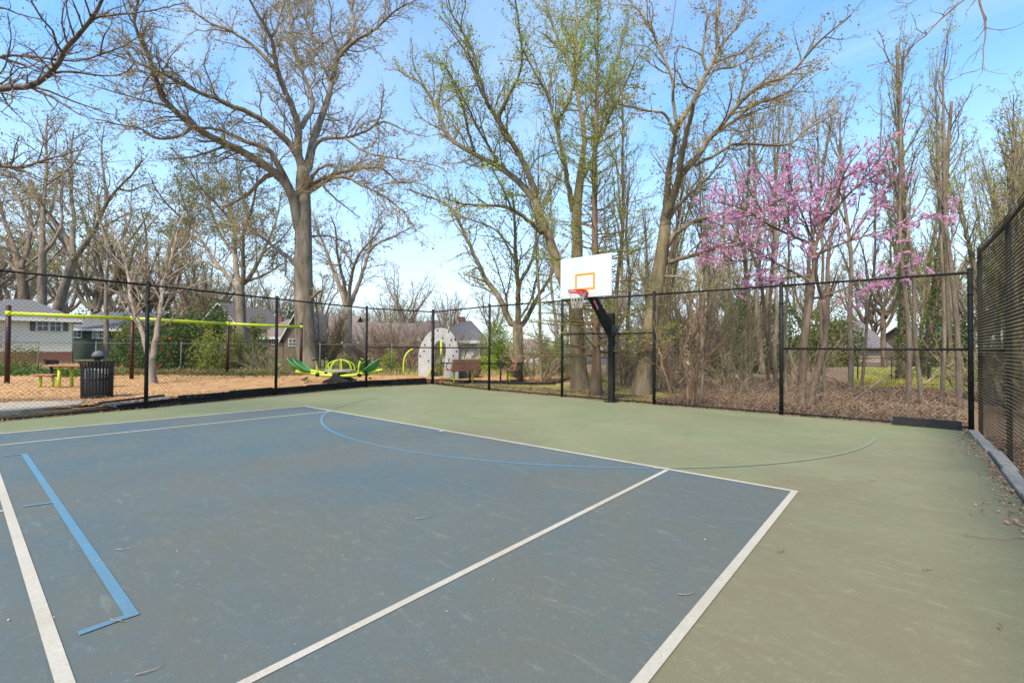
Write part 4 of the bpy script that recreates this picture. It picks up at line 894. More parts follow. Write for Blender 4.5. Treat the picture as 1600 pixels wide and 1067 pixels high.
    for u, v in ((472, 594), (484, 595), (561, 592), (575, 592)):
        x = X(u); y = -.55 if u in (484, 561) else .35
        m_ = MB(); m_.cyl((x, y, -.05), (x, y, .13), .022, k=8); f_ = mk(m_, 'foot_stop', M_lime); mk(MB().cyl((x, y, .13), (x, y, .165), .075, k=12), 'foot_pad', M_black, f_)
seesaw()

# arch climbing panel
def arch():
    a = G2(717, 592); b = G2(655, 587.5); b = np.array([*AT(654, 560, depth(b))[:2], 0])
    d = np.array([b[0]-a[0], b[1]-a[1]]); L = np.hypot(*d); d /= L; n = np.array([-d[1], d[0]])
    H = AT(688, 512, (depth(a)+depth(b))/2)[2]-ZM
    t = thing('climbing_arch', (a[0], a[1], ZM), 'tall silver climbing arch dotted with dark holes and holds, left of the wooden bench', 'climbing panel')
    def loc(x, z, o=0): 
        # gentle curve of the panel in plan
        c = .16*math.sin(pi*x/L); return (a[0]+d[0]*x+n[0]*(o-c), a[1]+d[1]*x+n[1]*(o-c), ZM+z)
    r = L/2; cx = r; zc = H-r; outer = []; N_ = 26
    lw = .40*r*2*.78
    K = 40; outp = [(r+ (r-.02)*math.cos(q), zc+r*math.sin(q)) for q in np.linspace(0, pi, K)]
    ri = r*.36; zi = H-.78; inp = [(r*1.02+ri*math.cos(q), zi+ri*1.1*math.sin(q)) for q in np.linspace(-.35, pi+.35, K)]
    ri = L*.15; zi = H*.735-ri; inp = [(L*.5+ri*math.cos(q), zi+ri*1.05*math.sin(q)) for q in np.linspace(-.3, pi+.3, K)]
    outp = [(L-.03, -.1)]+outp+[(.05, -.1)]; inp = [(L*.68, -.1)]+inp[::-1][::-1]+[(L*.415, -.1)]
    mb = MB(); n_ = len(outp)
    V = [loc(x, z, -.035) for x, z in outp]+[loc(x, z, -.035) for x, z in inp]+[loc(x, z, .035) for x, z in outp]+[loc(x, z, .035) for x, z in inp]
    F = []
    for i in range(n_-1): F += [[i, i+1, n_+i+1, n_+i], [2*n_+i, 3*n_+i, 3*n_+i+1, 2*n_+i+1], [i, 2*n_+i, 2*n_+i+1, i+1], [n_+i, n_+i+1, 3*n_+i+1, 3*n_+i]]
    F += [[0, n_, 3*n_, 2*n_], [n_-1, 3*n_-1, 4*n_-1, 2*n_-1]]
    mb.raw(V, F); mb.build('panel', mat('silver_panel', (.46, .46, .44), (.36, .35, .33), 2.5, .5, .05, spec=.4), t)
    cam2 = CAM[:2]
    side = -1 if np.dot(n, cam2-a[:2]) < 0 else 1
    hp = [(681, 516), (699, 518), (660, 530), (672, 531.5), (689, 528), (704, 531), (711, 530), (663, 539), (701, 539), (662, 548.5), (714, 549), (708, 556), (657, 556), (700, 561), (699.5, 564), (668, 564), (713, 569), (712.5, 573), (698, 577)]
    for k, (u, v) in enumerate(hp):
        w = ray(u, v); nn = np.array([n[0], n[1], 0]); tt = ((np.array([a[0], a[1], 0])-CAM)@nn)/(w@nn); p = CAM+w*tt
        x = (p[:2]-a[:2])@d; z = p[2]-ZM
        x = min(max(x, .04), L-.04)
        p0 = np.array(loc(x, z, side*.035)); p1 = np.array(loc(x, z, side*.065)); mb = MB(); mb.cyl(p0, p1, .052, .038, k=9); mb.build('hold', M_blackp if k % 4 else mat('hold_brown', (.10, .05, .03), (.07, .035, .02), 5, .6), t, True)
    mb = MB(); mb.beam(loc(.0, .0, side*.1), loc(L*.35, 0, side*.1), .05, .06); mb.build('ground_rail', M_lime, t)
arch()
for u, v0, v1, lb in ((689, 588, 532, 'lime-green pole standing in the opening of the silver climbing arch'),):
    p = G2(u, v0-1); h = AT(u, v1, depth(p))[2]; o = MB().cyl((*p[:2], 0), (*p[:2], h), .055, k=12).build('climbing_pole', M_lime, None, True); tag(o, lb, 'pole')
p = G2(630.5, 586); D1 = depth(p); pts = smooth(np.array([AT(630.5, 590, D1), AT(630.5, 570, D1), AT(632, 558, D1), AT(638, 549, D1+.1), AT(645, 545.5, D1+.3)]), 2)
tag(MB().tubes(pts, .045, 10, True).build('curved_pole', M_lime, None, True), 'lime-green hooked pole leaning right, left of the silver climbing arch', 'pole')
p = G2(671, 590); D1 = depth(p)+.6; pts = smooth(np.array([AT(668, 588, D1), AT(670, 583, D1), AT(674, 576, D1)]), 1)
tag(MB().tubes(pts, .035, 8, True).build('step_bar', M_lime, None, True), 'short lime-green bar at the foot of the climbing arch, left leg', 'bar')
# benches
def bench(c, rz, L_, label):
    t = thing('park_bench', (c[0], c[1], ZM), label, 'bench', rz=rz)
    mk = lambda mb, nm, m, par=t, sm=False: mb.build(nm, m, par, sm, shift=(0, 0, 0))
    mb = MB()
    for k in range(5): mb.box((0, -.18+k*.09, .45), (L_, .078, .035))
    bevel(mk(mb, 'seat', M_wood), .004)
    mb = MB(); R3 = np.array([[1, 0, 0], [0, math.cos(-.22), -math.sin(-.22)], [0, math.sin(-.22), math.cos(-.22)]])
    for k in range(5): mb.box((0, .25+.09*k*math.sin(.22), .52+k*.088), (L_, .035, .078), rot=R3)
    bevel(mk(mb, 'backrest', M_wood), .004)
    for s in (-1, 1):
        mk(MB().cyl((s*L_*.32, .05, -.1), (s*L_*.32, .05, .43), .038, k=12), 'leg', M_lime, sm=True)
        mk(MB().beam((s*L_*.32, -.2, .42), (s*L_*.32, .24, .42), .05, .04), 'bracket', M_lime)
        tt = np.linspace(-.5*pi, .9*pi, 16); mk(MB().tubes(np.stack([np.full(16, s*L_*.46), -.05+.22*np.sin(tt)*-1, .60+.13*np.cos(tt)*-1], 1), .016, 8), 'armrest', M_black, sm=True)
c = G2(723, 596); bench(c, ax+pi+.62, 1.35, 'brown slatted bench seen from behind, in front of the silver climbing arch')
c = G2(793, 594); bench(c, ax-pi/2+.15, 1.1, 'brown slatted bench seen from its side, near the end of the low black fence')
# boulder
mb = MB(); c = AT(731, 578, 22.2); mb.sphere((c[0], c[1], ZM+.35), .66, 26, (1, .8, .82), .018, np.random.default_rng(5)); o = mb.build('climbing_boulder', mat('layered_rock', (.34, .29, .23), (.16, .13, .10), 3, .95, 1, 8, stretch=(1, 1, 6)), None, True)
tag(o, 'layered grey-brown boulder behind the bench, right of the climbing arch', 'boulder')

# ------------------------------------------------------------------ houses and cars
M_shg = mat('grey_shingles', (.185, .18, .175), (.115, .112, .11), 10, .9, .5, stretch=(3, 3, 8)); M_shb = mat('brown_shingles', (.27, .21, .175), (.17, .135, .115), 10, .9, .5, stretch=(3, 3, 8))
M_sid = mat('white_siding', (.76, .67, .54), (.68, .60, .48), 3, .8, .2, stretch=(.5, .5, 14)); M_brick = mat('red_brick', (.28, .12, .08), (.19, .085, .06), 8, .9, .5, stretch=(1, 1, 4))
M_trim = mat('white_trim', (.66, .64, .60), (.58, .56, .52), 4, .7); M_glass = mat('window_glass', (.05, .055, .06), (.09, .10, .11), 1.5, .12, spec=.6)
M_tan = mat('tan_stucco', (.40, .32, .24), (.33, .26, .20), 3, .85, .2); M_dgrn = mat('dark_green_siding', (.06, .085, .065), (.045, .06, .048), 4, .85, .2, stretch=(1, 1, 10)); M_brn = mat('brown_shake', (.22, .165, .125), (.15, .115, .09), 6, .9, .5, stretch=(3, 3, 3))
M_bg = mat('blue_grey_siding', (.14, .155, .185), (.10, .115, .14), 3, .85, .2, stretch=(1, 1, 12)); M_shut = mat('shutter', (.14, .13, .12), (.10, .095, .09), 5, .8)
def house(name, label, uL, DL, uR, DR, dep, vb, ve, rh, kind, wallm, roofm, wins=(), found=None, ov=.45, shutters=(), doors=(), chim=None, cat='house'):
    a = AT(uL, 550, DL); b = AT(uR, 550, DR); ax_ = (b-a)[:2]; L = np.hypot(*ax_); d = ax_/L; n = np.array([-d[1], d[0]])
    if np.dot(n, a[:2]-CAM[:2]) < 0: n = -n
    z0 = AT(uR, vb, DR)[2]; z1 = AT(uR, ve, DR)[2]; zb = -.2
    t = thing(name, (a[0], a[1], 0), label, cat)
    W = lambda x, y, z: (a[0]+d[0]*x+n[0]*y, a[1]+d[1]*x+n[1]*y, z)
    def blk(mb, x0, x1, y0, y1, za, zc):
        v = [W(x, y, z) for x in (x0, x1) for y in (y0, y1) for z in (za, zc)]; mb.raw(v, [[0, 1, 3, 2], [4, 6, 7, 5], [0, 4, 5, 1], [2, 3, 7, 6], [0, 2, 6, 4], [1, 5, 7, 3]])
    mb = MB(); zw = z0 if found is not None else zb; blk(mb, 0, L, 0, dep, zw, z1)
    if kind == 'gf':   # gable faces the camera
        v = [W(0, 0, z1), W(L, 0, z1), W(L/2, 0, z1+rh), W(0, dep, z1), W(L, dep, z1), W(L/2, dep, z1+rh)]; mb.raw(v, P=[[0, 1, 2], [3, 5, 4], [0, 2, 5, 3], [1, 4, 5, 2]])
    if kind == 'gs':
        v = [W(0, 0, z1), W(0, dep, z1), W(0, dep/2, z1+rh), W(L, 0, z1), W(L, dep, z1), W(L, dep/2, z1+rh)]; mb.raw(v, P=[[0, 2, 1], [3, 4, 5], [0, 3, 5, 2], [1, 2, 5, 4]])
    wl = mb.build('wall', wallm, t)
    if found is not None: m2 = MB(); blk(m2, -.03, L+.03, -.03, dep+.03, zb, z0-.003); m2.build('foundation', found, t)
    mb = MB(); o = ov; e = z1+.02
    if kind == 'hip':
        i = min(L, dep+2*o)/2*.98; i = min(i, L/2+o-.05); lo_ = [W(-o, -o, e), W(L+o, -o, e), W(L+o, dep+o, e), W(-o, dep+o, e)]; tp = [W(-o+i, dep/2-.05, e+rh), W(L+o-i, dep/2-.05, e+rh), W(L+o-i, dep/2+.05, e+rh), W(-o+i, dep/2+.05, e+rh)]
        mb.raw(lo_+tp, P=[[0, 1, 5, 4], [1, 2, 6, 5], [2, 3, 7, 6], [3, 0, 4, 7], [4, 5, 6, 7], [3, 2, 1, 0]])
    elif kind == 'gf':
        k = rh/(L/2)
        for s in (0, 1):
            x0, x1 = (-o, L/2) if s == 0 else (L+o, L/2); v = [W(x0, -o, e-k*o), W(x1, -o, e+rh+.02), W(x1, dep+o, e+rh+.02), W(x0, dep+o, e-k*o)]; mb.slab(v, (0, 0, .14))
    else:
        k = rh/(dep/2)
        for s in (0, 1):
            y0, y1 = (-o, dep/2) if s == 0 else (dep+o, dep/2); v = [W(-o, y0, e-k*o), W(-o, y1, e+rh+.02), W(L+o, y1, e+rh+.02), W(L+o, y0, e-k*o)]; mb.slab(v, (0, 0, .14))
    rf = mb.build('roof', roofm, t)
    mb = MB()
    if kind == 'gf':
        k = rh/(L/2)
        for x0, x1 in ((-o, L/2), (L+o, L/2)): mb.slab([W(x0, -o-.03, e-k*o-.06), W(x1, -o-.03, e+rh-.04), W(x1, -o-.03, e+rh+.16), W(x0, -o-.03, e-k*o+.14)], (n[0]*.025, n[1]*.025, 0))
    else:
        zz = e-(rh/(dep/2)*o if kind == 'gs' else 0); blk(mb, -o-.02, L+o+.02, -o-.06, -o-.01, zz-.16, zz+.08)
    mb.build('fascia', M_trim, rf)
    if chim: m2 = MB(); blk(m2, L*chim-.3, L*chim+.3, dep*.45, dep*.45+.5, z1, z1+rh+.35); m2.build('chimney', M_brick, rf)
    nn = np.array([n[0], n[1], 0])
    def fp(u, v):
        w = ray(u, v); tt = ((np.array([a[0], a[1], 0])-CAM)@nn)/(w@nn); p = CAM+w*tt; return (p[:2]-a[:2])@d, p[2]
    for u0, u1, v0, v1 in wins:
        x0, zt = fp(u0, v0); x1, zb_ = fp(u1, v1); m2 = MB(); f = .07
        blk(m2, x0-f, x1+f, -.07, -.005, zt, zt+f); blk(m2, x0-f, x1+f, -.09, -.005, zb_-f, zb_); blk(m2, x0-f, x0, -.07, -.005, zb_+.002, zt-.002); blk(m2, x1, x1+f, -.07, -.005, zb_+.002, zt-.002)
        blk(m2, x0+.003, x1-.003, -.05, -.012, (zt+zb_)/2-.025, (zt+zb_)/2+.025)
        blk(m2, (x0+x1)/2-.02, (x0+x1)/2+.02, -.048, -.014, zb_+.003, (zt+zb_)/2-.026); blk(m2, (x0+x1)/2-.02, (x0+x1)/2+.02, -.048, -.014, (zt+zb_)/2+.026, zt-.003)
        w_ = m2.build('window', M_trim, t); m3 = MB(); blk(m3, x0+.001, x1-.001, -.03, -.016, zb_+.001, zt-.001); m3.build('pane', M_glass, w_)
    for u0, u1, v0, v1 in shutters:
        x0, zt = fp(u0, v0); x1, zb_ = fp(u1, v1); m2 = MB(); blk(m2, x0, x1, -.045, -.004, zb_, zt); m2.build('shutter', M_shut, t)
    for u0, u1, v0, v1 in doors:
        x0, zt = fp(u0, v0); x1, zb_ = fp(u1, v1); m2 = MB(); blk(m2, x0, x1, -.05, -.004, zb_, zt); m2.build('door', M_shut, t)
    return t
house('white_house', 'single-storey white house with grey roof and brick base at the far left', -75, 31.1, 112, 35, 7, 549.5, 501, 1.6, 'hip', M_sid, M_shg, [(59, 75, 501, 517), (79, 95, 501, 517.5)], M_brick, .55, shutters=[(47, 55, 500.5, 517), (99, 106.5, 501.5, 517.5)])
house('green_house', 'dark green house with low grey roof, right of the white house', 114, 46, 215, 47, 9, 556, 513, 1.7, 'gs', M_dgrn, M_shg, [(116, 127, 516, 527), (146, 152, 515, 528), (156, 163, 515, 528)], None)
house('pale_gable_house', 'pale house with a white gable, mostly hidden by shrubs behind the swing posts', 316, 52, 370, 52, 10, 556, 506, 2.2, 'gf', M_tan, M_shb, [(326, 334, 510, 522)], None)
house('brown_house', 'two-storey brown house with white-framed windows, left of the biggest pale trunk', 404, 50, 442, 50, 9, 585, 528, 2.2, 'hip', M_brn, M_shb, [(406, 409.5, 529, 535.5), (413, 419, 529, 541), (425, 430, 529, 538), (412, 417, 551, 562)], None, chim=.05)
house('brown_gable_house', 'brown gabled wing of the two-storey house, directly left of the biggest pale trunk', 443, 48.5, 487, 48.5, 9, 585, 526, 2.6, 'gf', M_brn, M_shb, [(452, 462, 530, 540)], None, .35)
house('porch_house', 'brown house with white balcony railing and porch column, just right of the biggest pale trunk', 490, 52, 536, 52, 9, 585, 531, 2.8, 'gs', M_brn, M_shb, [(508, 516, 529, 538), (521, 526, 530, 540)], None, doors=[(490, 497, 530, 549)])
house('low_brown_house', 'long low house with brown roof and green-trimmed windows, behind the right end of the seesaw', 545, 48, 648, 50, 8, 575, 533, 1.9, 'gs', M_tan, M_shb, [(549, 558, 535, 545), (580, 596, 535, 545), (600, 610, 535, 545), (622, 630, 535, 545)], None)
house('tan_house', 'tan house with steep brown hip roof, left of and behind the climbing arch', 636, 40, 690, 40, 8, 575, 531, 1.9, 'hip', M_tan, M_shb, [(641, 646, 534, 546)], None)
house('pale_house', 'white house with dark roof and triple window, right of and behind the climbing arch', 690, 38, 750, 38, 8, 575, 534, 1.9, 'hip', mat('cream_siding', (.58, .57, .52), (.50, .50, .46), 3, .8, .2, stretch=(1, 1, 12)), M_shg, [(719, 722, 535, 543), (731.5, 735, 536, 544), (737, 740.5, 536, 544), (742, 745.5, 536, 544)], None, chim=.38)
house('pale_house_wing', 'low white wing with pale roof at the right end of the triple-window house', 752, 38.6, 776, 38.6, 6, 575, 541, .8, 'hip', MATS['cream_siding'], MATS['cream_siding'], (), None, .25, cat='house')
house('garden_shed', 'small white shed with dark roof, seen left of the backboard tree', 816, 42, 842, 42, 5, 562, 546, .8, 'gs', M_trim, M_shb, (), None, .3, cat='shed')
house('blue_grey_house', 'blue-grey house low behind the thicket, right of the leaning tree', 1078, 33, 1148, 32, 7, 590, 535, 1.3, 'gs', M_bg, M_shg, [(1103, 1112, 545, 556)], None, .3)
house('white_gable_house', 'white gabled house end showing just right of the leaning tree', 1042, 42, 1080, 42, 9, 575, 532, 1.7, 'gf', M_sid, M_shg, (), None, .3)
house('grey_roof_house', 'house with a tall grey roof beyond the far lawn on the right', 1342, 55, 1384, 55, 9, 575, 541, 3.0, 'gs', M_tan, mat('grey_brown_shingles', (.20, .18, .18), (.13, .12, .12), 10, .9, .4), (), None)
house('far_right_house', 'low pale-eaved house beyond the trunks near the right fence corner', 1450, 60, 1560, 60, 9, 575, 538, 2.2, 'gs', M_brn, M_shg, [(1463, 1470, 542, 548)], None)
house('brick_house', 'orange brick house wall glimpsed between the redbud trunks', 1296, 48, 1325, 48, 8, 590, 546, 1.5, 'gs', mat('orange_brick', (.38, .19, .10), (.28, .14, .08), 8, .9, .4), M_shg, (), None)
house('grey_slope_house', 'small grey house seen behind the reddish trunk left of the hoop pole', 925, 38, 962, 38, 6, 575, 541, 1.5, 'gs', M_bg, M_shg, [(937, 941, 548, 556)], None, .3)

def car(u, v, D, rz, paint, label, name='parked_car'):
    p = AT(u, v, D); t = thing(name, (p[0], p[1], .12), label, 'car', rz=rz)
    mk = lambda mb, nm, m, par=t, sm=False: mb.build(nm, m, par, sm, shift=(0, 0, 0))
    prof = [(-2.15, .35), (-2.2, .75), (-2.05, .92), (-1.2, 1.0), (-.65, 1.42), (.75, 1.45), (1.45, 1.02), (2.1, .90), (2.2, .6), (2.15, .32)]
    mb = MB(); mb.slab([(x, -.85, z) for x, z in prof], (0, 1.7, 0)); bevel(mk(mb, 'body', paint), .09, 3)
    for y in (-.853, .853):
        s = 1 if y > 0 else -1
        mk(MB().slab([(-1.0, y, 1.02), (-.58, y, 1.36), (.0, y, 1.38), (.0, y, 1.02)], (0, .01*s, 0)), 'window', M_glass); mk(MB().slab([(.08, y, 1.02), (.08, y, 1.38), (.68, y, 1.38), (1.25, y, 1.02)], (0, .01*s, 0)), 'window', M_glass)
        for x in (-1.35, 1.35):
            w = mk(MB().cyl((x, y*.82, .33), (x, y*1.03, .33), .33, k=20), 'wheel', M_black, sm=False); mk(MB().cyl((x, y*1.03, .33), (x, y*1.045, .33), .19, k=14), 'rim', M_galv, w)
    mk(MB().slab([(-2.06, -.66, .95), (-1.19, -.7, 1.02), (-.68, -.62, 1.41), (-.70, .62, 1.41), (-1.19, .7, 1.02)][1:], (-.03, 0, .03)), 'windscreen', M_glass)
    mk(MB().slab([(1.44, -.7, 1.04), (.78, -.62, 1.43), (.78, .62, 1.43), (1.44, .7, 1.04)], (.03, 0, .03)), 'rear_window', M_glass)
    for y in (-.62, .62): mk(MB().box((-2.19, y, .72), (.05, .3, .14)), 'headlight', M_trim); mk(MB().box((2.19, y, .76), (.05, .3, .12)), 'tail_light', mat('tail_red', (.4, .02, .02)))
car(1190, 568, 38, YAW+.25, mat('white_car_paint', (.72, .73, .74), (.66, .67, .68), 2, .25, spec=.6, coat=.6), 'white car parked beyond the woods, left of the post nearest the redbud')
car(368, 566, 40, YAW+1.2, mat('dark_car_paint', (.06, .07, .09), (.04, .05, .07), 2, .25, spec=.6, coat=.6), 'dark car parked beyond the yard fence, beside the budding tree trunk')
# ------------------------------------------------------------------ background trees: a few kinds, then copies
def proto(kind, seed, bk, twm, lm):
    rng = np.random.default_rng(seed); root = thing(kind+'_tree', (0, 0, 0), '', 'tree'); n = 24; z = np.linspace(0, 1, n)
    if kind == 'slender':      # tall straight trunk with steep branches in its upper half
        H = 12; P = np.stack([.30*np.sin(z*5+seed)*z+.05*np.sin(z*17+seed), .30*np.cos(z*4.3+seed)*z+.05*np.cos(z*14), -.2+z*(H+.2)], 1); R = .105*(1-z)**.7+.012; R[0] *= 1.4
        L1, R1 = kids(P[None], R[None], rng, .46, .42, .96, .62, .30, 3.4, .5, .10, .16, 24, taperL=.55)
        fin = dict(s1=.55, s2=.36, s3=.25, m1=1.4, m2=.8, m3=.45, a1=.65, lf=4.5, ls=.034, up=.16, rm=.004, wig=.18, jit=.05)
    elif kind == 'clump':      # several upright stems from one base
        H = 11; P = np.stack([0*z, 0*z, -.2+z*.5], 1); R = np.full(n, .10)
        ll = []; 
        for k in range(5):
            a = rng.uniform(0, 2*pi); ll.append(np.stack([math.cos(a)*(.1+1.3*z**1.3)+.1*np.sin(z*5+k), math.sin(a)*(.1+1.3*z**1.3)+.1*np.cos(z*4+k), z*H*rng.uniform(.75, 1)], 1))
        L1 = np.array(ll); R1 = np.tile(.065*(1-z)**.7+.01, (5, 1)); a_, b_ = kids(L1, R1, rng, .5, .25, .95, .5, .25, 2.4, .5, .08, .2, 24); L1 = np.concatenate([L1, a_]); R1 = np.concatenate([R1, b_])
        fin = dict(s1=.6, s2=.42, s3=.28, m1=1.2, m2=.7, m3=.4, a1=.6, lf=4.5, ls=.034, up=.2, rm=.0045, wig=.16, jit=.05)
    elif kind == 'broad':      # forked spreading crown
        H = 13; P = np.stack([.2*np.sin(z*2+seed)*z, .2*np.cos(z*2+seed)*z, -.2+z*5.2], 1); R = .30*(1-z*.5); R[0] *= 1.3
        ll = []; rr = []
        for k in range(8):
            a = 2*pi*k/8+rng.uniform(-.3, .3); s_ = rng.uniform(.5, 1); h0 = rng.uniform(3, 5); rx = 4.2*s_
            ll.append(np.stack([math.cos(a)*rx*z**.8+.25*np.sin(z*7+k), math.sin(a)*rx*z**.8+.25*np.cos(z*6+k), h0+(H-h0)*(1-.45*s_)*z**1.15*1.25], 1)); rr.append(.13*(1-z)**.8+.02)
        L1 = np.array(ll); R1 = np.array(rr)
        fin = dict(s1=.8, s2=.55, s3=.38, m1=2.8, m2=1.5, m3=.8, lf=2.6, ls=.075, up=.14, rm=.008, wig=.24, jit=.1)
    finish_tree(root, [(P, R)], [(a, b) for a, b in zip(L1, R1)], rng, bk, twm, lm, fin)
    return root
def place(pr, p, H, rz, label, group=None, lean=(0, 0), used=set(), sxy=None):
    o = pr if pr.name not in used else copy_tree(pr); used.add(pr.name)
    s = H; o.location = (p[0], p[1], p[2]); o.scale = (s*(sxy or 1), s*(sxy or 1), s); o.rotation_euler = (lean[0], lean[1], rz); o['label'] = label
    if group: o['group'] = group
    elif 'group' in o: del o['group']
    return o
rgp = np.random.default_rng(99)
SL = [proto('slender', 41, B_grey, B_twig, L_bud), proto('slender', 42, B_brn, B_twig, L_yg), proto('slender', 43, B_moss, B_twig, L_yg), proto('slender', 44, B_dark, B_twigd, L_bud)]
CLM = [proto('clump', 45, B_grey, B_twig, L_bud), proto('clump', 46, B_moss, B_twig, L_yg)]
BRD = [proto('broad', 47, B_grey, B_twig, L_bud), proto('broad', 48, B_grey, B_twig, L_olive), proto('broad', 49, B_dark, B_twigd, L_bud), proto('broad', 50, B_pale, B_twig, L_olive)]
def gp_(u, D): p = AT(u, 550, D); return np.array([p[0], p[1], float(hgt(p[0], p[1]))])
def tallD(u, vtop, D): return (AT(u, vtop, D)[2]+.1)/12
near = [(1327, 17.5, 150, 0, 1.2, 'tall bare trunk just right of the redbud trunk, thickest there'), (1343, 16, 160, 3, .7, 'thin bare pole tree right of the trunk beside the redbud'),
 (1421, 13.2, 75, 1, 1.0, 'tall bare trunk directly right of the ivy-covered one'), (1437, 13.8, 95, 1, .85, 'slim bare trunk second to the right of the ivy-covered one'),
 (1472, 14.2, 60, 0, .75, 'tall thin trunk midway between the ivy-covered trunk and the right fence corner'), (1499, 13.0, 50, 1, 1.0, 'tall bare trunk closest to the right fence corner'),
 (1227, 15.5, 170, 0, .7, 'thin upright trunk just right of the fence post left of the redbud'), (1287, 17, 140, 0, .85, 'straight bare trunk seen directly behind the redbud stems'),
 (1174, 17, 150, 2, 1.05, 'mossy upright trunk halfway between the leaning tree and the redbud'), (1096, 15.3, 190, 0, .85, 'reddish-brown upright trunk in front of the blue-grey house'),
 (1200, 19, 160, 3, .8, 'dark upright trunk left of the white parked car'), (958, 16.5, 120, 2, 1.1, 'green-tinged upright trunk immediately right of the hoop pole'),
 (846, 19.5, 180, 2, .9, 'slim mossy tree left of the backboard, right of the low-forking tree')]
for k, (u, D, vt, pi_, th, lb) in enumerate(near):
    place(SL[pi_], gp_(u, D), tallD(u, vt, D), rgp.uniform(0, 6), lb, lean=(rgp.normal(0, .035), rgp.normal(0, .035)), sxy=th*.72)
for k in range(26):
    u = 850+rgp.uniform(0, 1)**.8*790; D = rgp.uniform(19, 46); vt = rgp.uniform(90, 260) if u > 1150 else rgp.uniform(170, 330)
    if 985 < u < 1060 and D < 20: continue
    if 1340 < u < 1405 and D < 30: D += 18
    place((SL+CLM)[rgp.integers(0, 6)], gp_(u, D), min(tallD(u, vt, D), 1.9), rgp.uniform(0, 6), 'slender bare tree among many in the woods beyond the back fence', 'slender trees in the woods behind the hoop and redbud', lean=(rgp.normal(0, .07), rgp.normal(0, .07)), sxy=rgp.uniform(.55, 1.0))
for k, (u, D, vt) in enumerate([(1590, 14, 110), (1560, 18, 80), (1640, 16, 60), (1620, 22, 90), (1690, 13, 90)]):
    place(CLM[k % 2], gp_(u, D), tallD(u, vt, D), rgp.uniform(0, 6), 'multi-stem bare tree seen through the slanting right fence', 'multi-stem trees beyond the right fence', sxy=1)
place(BRD[2], gp_(1382, 36), tallD(1382, 330, 36)*.95, 1.0, 'short-trunked dark tree with radiating branches standing on the far lawn', sxy=.8)
for k, (u, D, vt, lb) in enumerate([(632, 75, 425, 'small dark bare tree standing alone against the sky above the brown thicket'), (770, 60, 455, 'bare tree behind the pale triple-window house'), (700, 85, 462, 'low bare tree above the climbing arch')]):
    place(BRD[k], gp_(u, D), tallD(u, vt, D), 2.0*k, lb)
for k in range(38):           # far tree line behind the houses
    u = rgp.uniform(-120, 900); D = rgp.uniform(58, 120); vt = rgp.uniform(360, 450) if u < 230 else (rgp.uniform(420, 480) if u < 500 else rgp.uniform(462, 500))
    place(BRD[rgp.integers(0, 4)], gp_(u, D), tallD(u, vt, D), rgp.uniform(0, 6), 'distant bare tree in the tree line behind the houses', 'far tree line behind the houses', sxy=rgp.uniform(.9, 1.3))
for k in range(26):
    u = rgp.uniform(880, 1750); D = rgp.uniform(60, 110); vt = rgp.uniform(380, 470)
    place(BRD[rgp.integers(0, 4)], gp_(u, D), tallD(u, vt, D), rgp.uniform(0, 6), 'distant bare tree far beyond the woods on the right', 'far tree line beyond the woods', sxy=rgp.uniform(.9, 1.3))
for k, (u, D, vt) in enumerate([(-30, 60, 290), (150, 64, 300), (250, 66, 330), (430, 70, 430), (330, 72, 380)]):
    place(BRD[k % 4], gp_(u, D), tallD(u, vt, D), k*1.3, 'bare budding tree in the grove behind the houses on the left', 'trees in the grove behind the left houses', sxy=1.05)

# ivy sleeves on two trunks
def ivy_tree(u, D, vt, w, label, lean=0):
    rng = np.random.default_rng(int(u)); p = gp_(u, D); H = AT(u, vt, D)[2]; z = np.linspace(0, 1, 24); r = w*D/FPX/2
    P = np.stack([p[0]+lean*RM[0][0]*z+.1*np.sin(z*4), p[1]+lean*RM[0][1]*z+.1*np.cos(z*3), -.2+z*H], 1); R = r*(1-.75*z)+.01
    t = thing('ivy_covered_tree', p, label, 'tree')
    L1, R1 = kids(P[None], R[None], rng, .6, .45, .97, .6, .28, 3, .5, .08, .2, 24)
    finish_tree(t, [(P, R)], [(a, b) for a, b in zip(L1, R1)], rng, B_dark, B_twigd, L_bud, dict(s1=.5, s2=.35, s3=.25, m1=1.2, m2=.7, m3=.4, lf=1, ls=.04, up=.25, rm=.006))
    n = 2400; zz = rng.uniform(0, .55, n)**1.15; a = rng.uniform(0, 2*pi, n); rr = np.interp(zz, z, R)+np.abs(rng.normal(.04, .07, n))*(1+.8*np.sin(zz*40+a))
    C = np.stack([np.interp(zz, z, P[:, 0])+rr*np.cos(a), np.interp(zz, z, P[:, 1])+rr*np.sin(a), np.interp(zz, z, P[:, 2])], 1)
    MB().leaves(C, .05, rng).build('ivy', L_ivy, t)
ivy_tree(1408, 21, 60, 14, 'tall trunk wrapped in green ivy, fourth trunk group from the right fence corner')
ivy_tree(1442, 23, 150, 12, 'leaning ivy-covered trunk behind the slim trunks near the right corner', lean=1.6)

